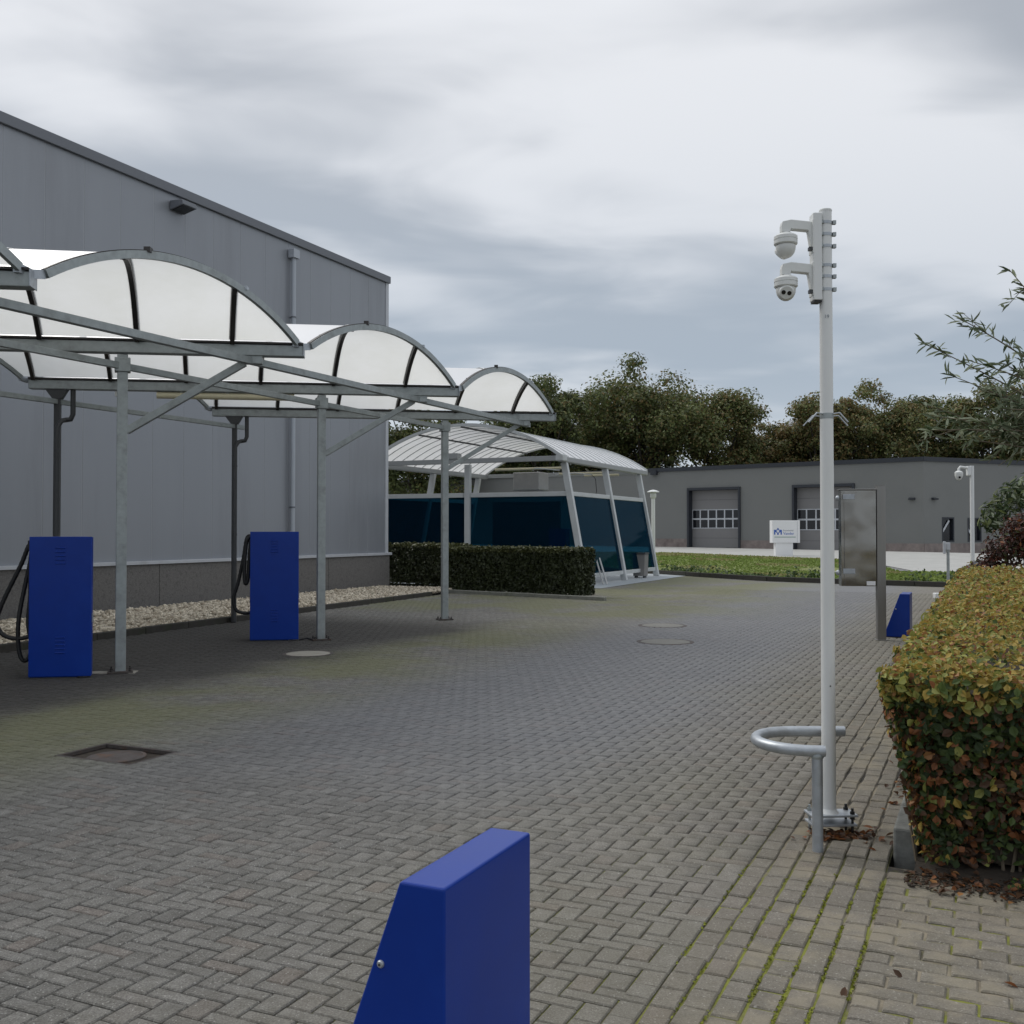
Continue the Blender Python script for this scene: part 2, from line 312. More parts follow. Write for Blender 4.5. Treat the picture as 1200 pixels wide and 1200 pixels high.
# ------------------------------------------------------------------ mesh building
OFF = {}
class MB:
    def __init__(s): s.v = []; s.f = []; s.m = []; s.cur = 0
    def add(s, vs, fs):
        o = len(s.v); s.v += [tuple(v) for v in vs]; s.f += [tuple(i+o for i in f) for f in fs]; s.m += [s.cur]*len(fs); return s
    def box(s, c, sx, sy, sz, ax=None, ay=None, az=None):
        """box centred at c with FULL sizes along unit axes"""
        ax = Vector(ax or (1, 0, 0)); ay = Vector(ay or (0, 1, 0)); az = Vector(az or (0, 0, 1)); c = Vector(c)
        vs = [c + ax*(i*sx/2) + ay*(j*sy/2) + az*(k*sz/2) for i in (-1, 1) for j in (-1, 1) for k in (-1, 1)]
        fl = ax.cross(ay).dot(az) < 0
        fs = [(0, 1, 3, 2), (4, 6, 7, 5), (0, 4, 5, 1), (2, 3, 7, 6), (0, 2, 6, 4), (1, 5, 7, 3)]
        if fl: fs = [f[::-1] for f in fs]
        return s.add(vs, fs)
    def ubox(s, u0, u1, v0, v1, z0, z1):
        return s.box(P((u0+u1)/2, (v0+v1)/2, (z0+z1)/2), abs(v1-v0), abs(u1-u0), abs(z1-z0), V3, U3, Z3)
    def bar(s, a, b, w, h, up=(0, 0, 1)):
        a = Vector(a); b = Vector(b); d = (b-a); L = d.length; d.normalize(); up = Vector(up)
        if abs(d.dot(up)) > .99: up = Vector((0, 1, 0))
        x = d.cross(up).normalized(); y = x.cross(d).normalized()
        return s.box((a+b)/2, L, w, h, d, x, y)
    def tube(s, pts, r, n=10, cap=True):
        pts = [Vector(p) for p in pts]; rs = r if isinstance(r, (list, tuple)) else [r]*len(pts)
        prev = None; rings = []
        for i, p in enumerate(pts):
            d = (pts[min(i+1, len(pts)-1)] - pts[max(i-1, 0)]).normalized()
            if prev is None:
                x = d.cross(Vector((0, 0, 1)) if abs(d.z) < .9 else Vector((0, 1, 0))).normalized()
            else:
                x = (prev - d*prev.dot(d)).normalized()
            prev = x; y = d.cross(x)
            rings.append([p + (x*math.cos(2*math.pi*k/n) + y*math.sin(2*math.pi*k/n))*rs[i] for k in range(n)])
        vs = [q for rg in rings for q in rg]; fs = []
        for i in range(len(pts)-1):
            for k in range(n):
                fs.append((i*n+k, i*n+(k+1) % n, (i+1)*n+(k+1) % n, (i+1)*n+k))
        if cap: fs += [tuple(range(n))[::-1], tuple((len(pts)-1)*n+k for k in range(n))]
        return s.add(vs, fs)
    def lathe(s, c, prof, n=24, axis=None):
        c = Vector(c); az = Vector(axis or (0, 0, 1)).normalized()
        ax = az.cross(Vector((0, 1, 0)) if abs(az.y) < .9 else Vector((1, 0, 0))).normalized(); ay = az.cross(ax)
        vs = []; fs = []
        for r, z in prof:
            for k in range(n):
                a = 2*math.pi*k/n; vs.append(c + az*z + (ax*math.cos(a) + ay*math.sin(a))*r)
        for i in range(len(prof)-1):
            for k in range(n):
                fs.append((i*n+k, i*n+(k+1) % n, (i+1)*n+(k+1) % n, (i+1)*n+k))
        fs += [tuple(range(n))[::-1], tuple((len(prof)-1)*n+k for k in range(n))]
        return s.add(vs, fs)
    def prism(s, poly, ex):
        """closed polygon (list of Vectors) extruded by vector ex"""
        n = len(poly); ex = Vector(ex); vs = [Vector(p) for p in poly] + [Vector(p)+ex for p in poly]
        nrm = Vector((0, 0, 0))
        for i in range(n): nrm += Vector(poly[i]).cross(Vector(poly[(i+1) % n]))
        fs = [tuple(range(n))[::-1], tuple(range(n, 2*n))] + [(i, (i+1) % n, n+(i+1) % n, n+i) for i in range(n)]
        if nrm.dot(ex) < 0: fs = [f[::-1] for f in fs]
        return s.add(vs, fs)
    def build(s, name, mat, parent=None, smooth=False, bevel=0.0, seg=2, local=False):
        me = bpy.data.meshes.new(name); off = OFF.get(parent.name, Vector()) if parent and not local else Vector()
        me.from_pydata([(v[0]-off[0], v[1]-off[1], v[2]-off[2]) for v in s.v], [], s.f)
        mats = mat if isinstance(mat, (list, tuple)) else [mat]
        for mm in mats: me.materials.append(M[mm] if isinstance(mm, str) else mm)
        if any(s.m): me.polygons.foreach_set('material_index', s.m)
        if smooth:
            me.polygons.foreach_set('use_smooth', [True]*len(s.f))
            try: me.set_sharp_from_angle(angle=R(40))
            except Exception: pass
        o = bpy.data.objects.new(name, me); COL.objects.link(o)
        if parent: o.parent = parent
        OFF[o.name] = off.copy()
        if bevel:
            b = o.modifiers.new('bevel', 'BEVEL'); b.width = bevel; b.segments = seg; b.limit_method = 'ANGLE'; b.angle_limit = R(35)
        return o

def thing(name, loc, label, cat, group=None):
    o = bpy.data.objects.new(name, None); COL.objects.link(o); o.location = loc; o.empty_display_size = .2
    OFF[o.name] = Vector(loc); tag(o, label, cat, group); return o
def tag(o, label=None, cat=None, group=None, kind=None):
    if label: o['label'] = label
    if cat: o['category'] = cat
    if group: o['group'] = group
    if kind: o['kind'] = kind
    return o
def instance(name, me, parent, loc, rot=None):
    o = bpy.data.objects.new(name, me); COL.objects.link(o); o.parent = parent
    o.location = Vector(loc) - OFF.get(parent.name, Vector())
    if rot is not None: o.rotation_euler = rot
    return o
def np_mesh(name, verts, faces, mats, midx=None, parent=None, smooth=False):
    """verts (n,3), faces (m,k) arrays, fast"""
    me = bpy.data.meshes.new(name); off = np.array(OFF.get(parent.name, Vector())) if parent else np.zeros(3)
    v = np.asarray(verts, dtype=np.float32) - off.astype(np.float32); f = np.asarray(faces, dtype=np.int32); k = f.shape[1]
    me.vertices.add(len(v)); me.vertices.foreach_set('co', v.ravel())
    me.loops.add(f.size); me.loops.foreach_set('vertex_index', f.ravel())
    me.polygons.add(len(f)); me.polygons.foreach_set('loop_start', np.arange(0, f.size, k, dtype=np.int32))
    try: me.polygons.foreach_set('loop_total', np.full(len(f), k, dtype=np.int32))
    except Exception: pass
    for mm in mats: me.materials.append(M[mm])
    if midx is not None: me.polygons.foreach_set('material_index', np.asarray(midx, dtype=np.int32))
    if smooth: me.polygons.foreach_set('use_smooth', np.ones(len(f), dtype=bool))
    me.update(calc_edges=True); me.validate()
    o = bpy.data.objects.new(name, me); COL.objects.link(o)
    if parent: o.parent = parent
    OFF[o.name] = Vector(off); return o

CP, SP = math.cos(PITCH), math.sin(PITCH)
def in_view(x, y, z=0, margin=0.0):
    """rough view wedge with a margin in metres, used only to decide how much ground is worth building"""
    yc = y*CP + (z-EYE)*SP
    if yc < .4: return False
    zz = -y*SP + (z-EYE)*CP
    return abs(x) < .5*yc + margin and abs(zz) < .5*yc + margin

# leaf cards --------------------------------------------------------------
def unit(a): return a/np.maximum(np.linalg.norm(a, axis=1, keepdims=True), 1e-9)
def leaf_arrays(pos, nrm, length, width, jitter=.7, axis=None, fold=.18):
    """folded diamond leaves: 4 verts round a raised midrib -> 2 quads (6 verts)"""
    n = len(pos); N = unit(nrm + rng.normal(0, jitter, (n, 3)))
    A = rng.normal(0, 1, (n, 3)) if axis is None else axis + rng.normal(0, .25, (n, 3))
    A = unit(A - N*np.sum(A*N, axis=1, keepdims=True)); B = np.cross(N, A)
    L = np.broadcast_to(np.asarray(length, dtype=float), (n,))[:, None]; Wd = np.broadcast_to(np.asarray(width, dtype=float), (n,))[:, None]
    b = pos - A*L*.5; tp = pos + A*L*.5 - N*L*.08
    l1 = pos - A*L*.12 + B*Wd*.5 - N*Wd*fold*.0 + N*Wd*fold; r1 = pos - A*L*.12 - B*Wd*.5 + N*Wd*fold
    l2 = pos + A*L*.2 + B*Wd*.4 + N*Wd*fold*.8; r2 = pos + A*L*.2 - B*Wd*.4 + N*Wd*fold*.8
    V = np.stack([b, l1, l2, tp, r2, r1], axis=1).reshape(-1, 3)
    i = (np.arange(n)*6)[:, None]
    F = np.concatenate([i + np.array([[0, 3, 2, 1]]), i + np.array([[0, 5, 4, 3]])], axis=1).reshape(-1, 4)
    return V, F
def leaf_mesh(name, L, Wd, mat, fold=.18):
    mb = MB(); mb.add([(-L/2, 0, 0), (-.12*L, Wd/2, Wd*fold), (.2*L, .4*Wd, Wd*fold*.8), (L/2, 0, -L*.08), (.2*L, -.4*Wd, Wd*fold*.8), (-.12*L, -Wd/2, Wd*fold)],
                      [(0, 3, 2, 1), (0, 5, 4, 3)])
    me = bpy.data.meshes.new(name); me.from_pydata(mb.v, [], mb.f); me.materials.append(M[mat]); return me
def quad_arrays(pos, nrm, size, jitter=.8):
    n = len(pos); N = unit(nrm + rng.normal(0, jitter, (n, 3))); A = rng.normal(0, 1, (n, 3)); A = unit(A - N*np.sum(A*N, axis=1, keepdims=True)); B = np.cross(N, A)
    s = np.broadcast_to(np.asarray(size, dtype=float), (n,))[:, None]
    V = np.stack([pos-A*s*.6, pos+B*s*.38+N*s*.1, pos+A*s*.6, pos-B*s*.38+N*s*.1], axis=1).reshape(-1, 3)
    F = (np.arange(n)*4)[:, None] + np.array([[0, 3, 2, 1]])
    return V, F

# ================================================================== GROUND
mb = MB(); mb.add([(-400, -60, -.08), (400, -60, -.08), (400, 700, -.08), (-400, 700, -.08)], [(0, 1, 2, 3)])
tag(mb.build('ground', 'ground'), kind='structure')

# ---- courtyard: herringbone pavers
KERB = lambda u: -11.30 - .0577*u          # left kerb line v(u)
VR = -1.06                                   # start of the strip by the hedge
FARG = [(5.60, 38.44), (8.28, 33.15), (12.56, 29.58)]
def far_ok(x, y):
    # in front of the verge kerb
    if x < 5.6: return True
    for (x0, y0), (x1, y1) in zip(FARG, FARG[1:]):
        if x0 <= x <= x1: return y < y0 + (y1-y0)*(x-x0)/(x1-x0) - .1
    return y < 29.4
DRAINS = [(5.30, 5.78, -6.08, -5.36)]
court = MB()
for a, b, c, d in ((.5, 5.30, -13.5, VR), (5.78, 50, -13.5, VR), (5.30, 5.78, -13.5, -6.08), (5.30, 5.78, -5.36, VR)):   # leaves the drain pit open
    court.add([P(a, c, -.010), P(a, d, -.010), P(b, d, -.010), P(b, c, -.010)], [(0, 3, 2, 1)])
court = tag(court.build('courtyard_paving', 'joint'), kind='structure')
def rect_paver(name, w, l, h=.03, be=.006, mat='paver'):
    """one paver: top face with a worn chamfer; local x along length"""
    mb = MB(); x, y = l/2, w/2; i = be
    mb.add([(-x+i, -y+i, 0), (x-i, -y+i, 0), (x-i, y-i, 0), (-x+i, y-i, 0), (-x, -y, -be), (x, -y, -be), (x, y, -be), (-x, y, -be),
            (-x, -y, -h), (x, -y, -h), (x, y, -h), (-x, y, -h)],
           [(0, 1, 2, 3)] + [(4+k, 4+(k+1) % 4, (k+1) % 4, k) for k in range(4)] + [(8+k, 8+(k+1) % 4, 4+(k+1) % 4, 4+k) for k in range(4)])
    me = bpy.data.meshes.new(name); me.from_pydata(mb.v, [], mb.f); me.materials.append(M[mat]); return me
A_ = .1; AU = .066                           # paver module across and along the court
cells = []
for iu in range(8, 432):
    for iv in range(-140, -9):
        c = (iu - iv) % 4
        u0, v0 = iu*AU, VR + (iv+10)*A_
        if c == 0: u1, v1, lu = u0 + 2*AU, v0 + A_, True
        elif c == 3: u1, v1, lu = u0 + AU, v0 + 2*A_, False
        else: continue
        if v1 > VR + .02: v1 = VR
        if v1 - v0 < .05: continue
        cu, cv = (u0+u1)/2, (v0+v1)/2
        if cv < KERB(cu): continue
        gone = False
        for a, b, c2, d in DRAINS:
            if u1 > a and u0 < b and v1 > c2 and v0 < d:
                cuts = [(u0, min(u1, a), v0, v1), (max(u0, b), u1, v0, v1), (u0, u1, v0, min(v1, c2)), (u0, u1, max(v0, d), v1)]
                cuts = [(max(0, q[1]-q[0])*max(0, q[3]-q[2]), q) for q in cuts]; best = max(cuts)
                if best[0] < .0008: gone = True
                else: u0, u1, v0, v1 = best[1]; cu, cv = (u0+u1)/2, (v0+v1)/2
        if gone: continue
        p = P(cu, cv)
        if not far_ok(p.x, p.y) or not in_view(p.x, p.y, 0, 1.4): continue
        d = math.hypot(p.x, p.y)
        cells.append((d, cu, cv, u1-u0, v1-v0, in_view(p.x, p.y)))
cells.sort(key=lambda c: (not c[5], c[0]))
GAP = .007
me_u = rect_paver('paver', A_-GAP, 2*AU-GAP, be=.005); me_v = rect_paver('paver', AU-GAP, 2*A_-GAP, be=.005)
ANG_U = math.atan2(UY, UX); ANG_V = math.atan2(VY, VX)
PV = []; PF = []
def paver_into(PVl, PFl, cu, cv, su, sv, z, tilt, rot, be=.005, h=.03):
    o = len(PVl)
    for (k, zz) in ((be, 0.0), (0.0, -be), (0.0, -h)):
        for sx, sy in ((-1, -1), (1, -1), (1, 1), (-1, 1)):
            a = sx*(sv/2-k); b = sy*(su/2-k)
            a, b = a - rot*b, b + rot*a
            q = P(cu + b, cv + a, z + zz + tilt[0]*a + tilt[1]*b); PVl.append((q.x, q.y, q.z))
    PFl.append((o, o+1, o+2, o+3))
    for k in range(4):
        PFl.append((o+4+k, o+4+(k+1) % 4, o+(k+1) % 4, o+k))
        if h < .1: PFl.append((o+8+k, o+8+(k+1) % 4, o+4+(k+1) % 4, o+4+k))
for n_, (d, cu, cv, su, sv, vis) in enumerate(cells):
    z = random.uniform(-.0018, .0018); tl = (random.gauss(0, .008), random.gauss(0, .008)); rt = random.gauss(0, .006)
    if n_ < 300 and sv > .09 and (sv < .15 or sv > .19):
        instance('paver', me_u if sv < .15 else me_v, court, P(cu, cv, z), (tl[0], tl[1], (ANG_U if sv < .15 else ANG_V) + rt))
    elif d < 15:
        gg = GAP*(1 + max(0, d-5)*.06); paver_into(PV, PF, cu, cv, su-gg, sv-gg, z, tl, rt)
    else:
        paver_into(PV, PF, cu, cv, su-GAP*1.7, sv-GAP*1.7, z, tl, rt, .008, .2)
PFa = np.array(PF); tag(np_mesh('paver_field', PV, PFa, ['paver'], None, court), kind='stuff')
# beyond the last stones that read singly: one sheet of the same paving
far = MB(); far.add([P(28.5, -13.4, -.004), P(28.5, VR, -.004), P(50, VR, -.004), P(50, -13.4, -.004)], [(0, 1, 2, 3)])
tag(far.build('far_paving', 'paver'), kind='structure')

# ---- strip of stack-bonded stones beside the hedge
VS0, VS1, UE = VR, -.447, 5.36
strip = MB(); strip.add([P(.5, VS0, -.009), P(.5, VS1, -.009), P(34, VS1, -.009), P(34, VS0, -.009)], [(0, 1, 2, 3)])
strip = tag(strip.build('paving_strip', 'joint_strip'), kind='structure')
NW = 6; cw = (VS1-VS0)/NW; cl_ = .145
sp_me = rect_paver('paver', cl_-.008, cw-.010, .03, .006, 'paver_b')
SV = []; SF = []; rows = []
for j in range(NW):
    off = random.uniform(0, cl_)
    for i in range(230):
        cu = 1.2 + off + i*cl_; cv = VS0 + (j+.5)*cw
        p = P(cu, cv)
        if cu > 33 or not in_view(p.x, p.y, 0, 1.4): continue
        if 5.52 < cu < 5.83 and -.93 < cv < -.65: continue      # the pit under the pole
        rows.append((not in_view(p.x, p.y), p.length, cu, cv))
rows.sort()
for n_, (nv, d, cu, cv) in enumerate(rows):
    z = random.uniform(-.004, .003); tl = (random.gauss(0, .015), random.gauss(0, .015)); rt = random.gauss(0, .02)
    if 5.3 < cu < 5.55 and cv > -.75: z += .008
    if n_ < 300: instance('paver', sp_me, strip, P(cu, cv + random.gauss(0, .002), z), (tl[0], tl[1], ANG_V + rt))
    else: paver_into(SV, SF, cu, cv, cl_-.008, cw-.010, z, tl, rt)
if SF: tag(np_mesh('paver_field', SV, np.array(SF), ['paver_b'], None, strip), kind='stuff')

# ---- footpath of wavy interlocking stones
path = MB(); path.add([P(.5, VS1, -.0085), P(.5, 2.6, -.0085), P(4.92, 2.6, -.0085), P(5.25, VS1, -.0085)], [(0, 1, 2, 3)])
path = tag(path.build('footpath', 'joint'), kind='structure')
def wavy_mesh(Lw=.2):
    w, h, n = Lw-.009, .1-.009, 9
    top = []; bot = []
    for k in range(n):
        x = -w/2 + w*k/(n-1); s_ = .0075*math.sin(2*math.pi*(x+Lw/2-.1 + .1)/.2) 
        top.append((x, h/2 + s_)); bot.append((x, -h/2 + s_))
    ring = bot + top[::-1]; N_ = len(ring); i = .006
    vs = [(x*(1-2*i/w), y*(1-2*i/h), 0) for x, y in ring] + [(x, y, -.006) for x, y in ring] + [(x, y, -.03) for x, y in ring]
    fs = [tuple(range(N_))] + [(N_+k, N_+(k+1) % N_, (k+1) % N_, k) for k in range(N_)] + [(2*N_+k, 2*N_+(k+1) % N_, N_+(k+1) % N_, N_+k) for k in range(N_)]
    me = bpy.data.meshes.new('paver'); me.from_pydata(vs, [], fs); me.materials.append(M['paver_b']); return me
wv = wavy_mesh(); wvh = wavy_mesh(.1); cnt = []
for i in range(60):
    for j in range(24):
        cu = 1.2 + i*.1; cv = VS1 + .1 + j*.2 + (.1 if i % 2 else 0) + .006
        p = P(cu, cv)
        if cu > 5.2 - .16*(cv-VS1) or not in_view(p.x, p.y, 0, 1.5): continue
        cnt.append((p.length + (0 if in_view(p.x, p.y, 0, .15) else 50), cu, cv, wv))
        if j == 0 and i % 2: cnt.append((p.length*.9, cu, VS1 + .05 + .004, wvh))
cnt.sort(key=lambda c: c[:3])
for d, cu, cv, wm_ in cnt[:300]:
    instance('paver', wm_, path, P(cu, cv, random.uniform(-.003, .002)), (random.gauss(0, .012), random.gauss(0, .012), ANG_V + random.gauss(0, .008)))

# moss ridges growing in the joints of the strip
mp_, mn_ = [], []
for k, dens in ((2, .35), (3, .75), (4, .9), (5, 1.0), (6, 1.0), (1, .25), (0, .35)):
    vv = VS0 + k*cw
    for q in range(int(900*dens)):
        uu = 1.6 + 3.4*random.random()**.8
        if math.sin(uu*7+k*2)+math.sin(uu*17+k) < -.5 + (1-dens): continue
        p = P(uu, vv + random.gauss(0, .0035), random.uniform(-.004, .003)); mp_.append(p); mn_.append((0, 0, 1))
M['moss'] = leaf_mat('joint_moss', (.20, .22, .03), .45, .1, .95)
V, F = quad_arrays(np.array(mp_), np.array(mn_, dtype=float), rng.uniform(.006, .014, len(mp_)), .9)
tag(np_mesh('joint_moss', V, F, ['moss']), kind='stuff')

# ---- drain and manhole covers
dr = thing('drain_cover', P(5.54, -5.72, 0), 'sunken square drain frame with round rusty cover, nearest cover on the paving', 'drain cover')
f = MB()
for a, b, c, d in ((5.30, 5.33, -6.08, -5.36), (5.75, 5.78, -6.08, -5.36), (5.33, 5.75, -6.08, -6.05), (5.33, 5.75, -5.39, -5.36)): f.ubox(a, b, c, d, -.03, -.004)
f.build('frame', 'iron', dr)
f = MB(); f.ubox(5.33, 5.75, -6.05, -5.39, -.06, -.034); f.build('bed', 'soil', dr)
f = MB(); f.lathe(P(5.53, -5.72, -.034), [(.205, 0), (.205, .012), (.18, .016), (.172, .010), (.07, .010), (.06, .015), (.0001, .015)], 32); f.build('lid', 'rust', dr, True)
M['cover_worn'] = pmat('worn_cover', (.195, .19, .172), .9, 0, .25, 15, .3, 50, (.15, .145, .12), .5)
def manhole(u, v, r, lab, grp, mt_='cover_worn'):
    t_ = thing('manhole_cover', P(u, v, 0), lab, 'manhole cover', grp)
    a = MB(); a.lathe(P(u, v, -.005), [(r*1.16, 0), (r*1.16, .0065), (r*1.0, .0075), (r*1.0, 0)], 36); a.build('rim', 'iron', t_, True)
    b = MB(); b.lathe(P(u, v, -.003), [(r*.985, 0), (r*.985, .006), (r*.93, .009), (.001, .009)], 36); b.build('lid', mt_, t_, True)
manhole(11.08, -8.1, .29, 'pale round manhole cover in the dark paving by the second blue vacuum cabinet', 'manhole covers in the paving', 'cover')
manhole(16.95, -5.05, .36, 'pale round manhole cover on the open paving, farther of the pair', 'manhole covers in the paving')
manhole(14.47, -4.27, .36, 'pale round manhole cover on the open paving, nearer of the pair', 'manhole covers in the paving')

# ---- kerbs
def kerb_run(name, pts, w, h, mat, L=1.0):
    k = bpy.data.objects.new(name, None); COL.objects.link(k); k.location = pts[0]; OFF[k.name] = Vector(pts[0]); tag(k, kind='structure')
    for a, b in zip(pts, pts[1:]):
        a = Vector(a); b = Vector(b); n = max(1, round((b-a).length/L)); d = (b-a)/n
        for i in range(n):
            s0 = a + d*i + d*.006; s1 = a + d*(i+1) - d*.006; q = MB()
            dz = random.uniform(-.004, .004); lat = d.normalized().cross(Z3)*random.uniform(-.004, .004)
            q.bar(s0 + Z3*(h/2-.05+dz) + lat, s1 + Z3*(h/2-.05+dz) + lat, w, h+.1)
            q.build('kerb_stone', mat, k, bevel=.012)
    return k
kerb_run('kerb', [P(3, KERB(3)-.06), P(22.4, KERB(22.4)-.06)], .1, .10, 'kerb_dark')
kerb_run('kerb', [P(23.6, -13.0), P(22.45, -8.05)], .12, .09, 'kerb_pale')
kerb_run('kerb', [P(5.42, -.385), P(22, -.385)], .11, .13, 'kerb_grey')
kerb_run('kerb', [(5.2, 39.4, 0), (6.7, 36.2, 0), (8.28, 33.15, 0), (10.4, 31.2, 0), (12.56, 29.58, 0), (15.5, 27.6, 0)], .14, .15, 'kerb_dark')

# ---- gravel bed along the hall wall
gb = MB(); gb.add([P(2, KERB(2)-.1, .03), P(24.2, KERB(24.2)-.1, .03), P(24.6, -15.35, .03), P(2, -15.35, .03)], [(0, 3, 2, 1)])
tag(gb.build('gravel_bed', 'soil'), kind='structure')
N = 15000
uu = rng.uniform(7, 24.4, N); vv = np.array([rng.uniform(-15.33, KERB(x)-.13) for x in uu])
if True:
    cube = np.array([[-1, -1, -1], [1, -1, -1], [1, 1, -1], [-1, 1, -1], [-1, -1, 1], [1, -1, 1], [1, 1, 1], [-1, 1, 1]])*.62
    cf = np.array([[0, 3, 2, 1], [4, 5, 6, 7], [0, 1, 5, 4], [1, 2, 6, 5], [2, 3, 7, 6], [3, 0, 4, 7]])
    s = rng.uniform(.022, .05, (N, 1, 1))*np.stack([rng.uniform(.8, 1.5, N), rng.uniform(.7, 1.1, N), rng.uniform(.5, .9, N)], axis=1)[:, None, :]
    a = rng.uniform(0, 6.28, N); v = cube[None]*(1+rng.normal(0, .22, (N, 8, 3)))*s
    x = v[..., 0]*np.cos(a)[:, None] - v[..., 1]*np.sin(a)[:, None]; y = v[..., 0]*np.sin(a)[:, None] + v[..., 1]*np.cos(a)[:, None]
    tl = rng.normal(0, .4, N)[:, None]
    z = v[..., 2] + x*tl + .05 + rng.uniform(0, .045, N)[:, None]
    X = x + (UX*uu + VX*vv)[:, None]; Y = y + (UY*uu + VY*vv)[:, None]
    VV = np.stack([X, Y, z], axis=2).reshape(-1, 3); FF = (np.arange(N)*8)[:, None, None] + cf[None]
    def grav_mat():
        m = bpy.data.materials.new('pebble'); m.use_nodes = True; t = m.node_tree; b = t.nodes['Principled BSDF']; g = t.nodes.new('ShaderNodeNewGeometry')
        c = mixc(t, g.outputs['Random Per Island'], (.36, .30, .22), (.80, .72, .58)); t.links.new(c, b.inputs['Base Color']); b.inputs['Roughness'].default_value = .85; return m
    M['pebble'] = grav_mat()
    tag(np_mesh('gravel', VV, FF.reshape(-1, 4), ['pebble']), kind='stuff')

# ================================================================== HALL (large grey building on the left)
VH, UH, ZH = -15.64, 25.15, 8.95
hall = thing('industrial_hall', P(14, VH, 0), 'large flat-roofed grey hall clad in tall vertical panels above a dark plinth', 'building')
w = MB(); w.ubox(-8, UH-.03, -34, VH-.005, 0, ZH-.12); w.build('wall', 'hall_core', hall)
pm = None
pw = .90
n = 0; u1 = UH - .13
while u1 > -6:
    q = MB(); q.ubox(u1-pw+.006, u1-.006, VH-.058, VH, 1.0, ZH-.2); q.build('wall_panel', 'hall_clad', hall, bevel=.003, seg=1); u1 -= pw
q = MB(); q.ubox(UH-.128, UH+.02, VH-.05, VH+.02, 1.0, ZH-.2); q.build('corner_trim', 'trim', hall, bevel=.006)
q = MB(); q.ubox(-8, UH+.05, VH-.3, VH+.07, ZH-.2, ZH); q.build('roof_fascia', 'hall_fascia', hall, bevel=.01)
q = MB(); q.ubox(-8, UH+.10, VH-.05, VH+.10, .93, 1.0); q.build('sill', 'trim', hall, bevel=.006)
u1 = UH + .04
while u1 > -6:
    q = MB(); q.ubox(u1-3.0+.006, u1-.006, VH-.05, VH+.055, -.05, .93); q.build('plinth_panel', 'plinth', hall, bevel=.006, seg=1); u1 -= 3.0
dp = MB(); dp.tube([P(20.6, VH+.1, 8.4), P(20.6, VH+.1, .95)], .058, 14); dp.tube([P(20.6, VH+.1, .96), P(20.6, VH+.13, .5), P(20.6, VH+.15, .28), P(20.45, VH+.3, .2)], .062, 14)
dpo = dp.build('downpipe', 'pipe_grey', hall, True)
q = MB(); q.ubox(20.48, 20.72, VH+.02, VH+.2, 8.36, 8.58); q.build('hopper', 'pipe_grey', dpo, bevel=.01)
for z in (2.2, 4.6, 6.9):
    q = MB(); q.tube([P(20.6, VH+.1, z-.02), P(20.6, VH+.1, z+.02)], .066, 14); q.ubox(20.58, 20.62, VH-.0, VH+.05, z-.015, z+.015); q.build('pipe_bracket', 'hall_fascia', dpo)
fl = MB(); fl.prism([P(16.45, VH+.02, 8.6), P(16.45, VH+.36, 8.58), P(16.45, VH+.38, 8.48), P(16.45, VH+.02, 8.40)], U3*.42)
flo = fl.build('wall_floodlight', 'hall_fascia', hall, bevel=.01)
q = MB(); q.prism([P(16.49, VH+.06, 8.403), P(16.49, VH+.35, 8.472), P(16.49, VH+.35, 8.465), P(16.49, VH+.06, 8.394)], U3*.34); q.build('lens', 'blackgloss', flo)

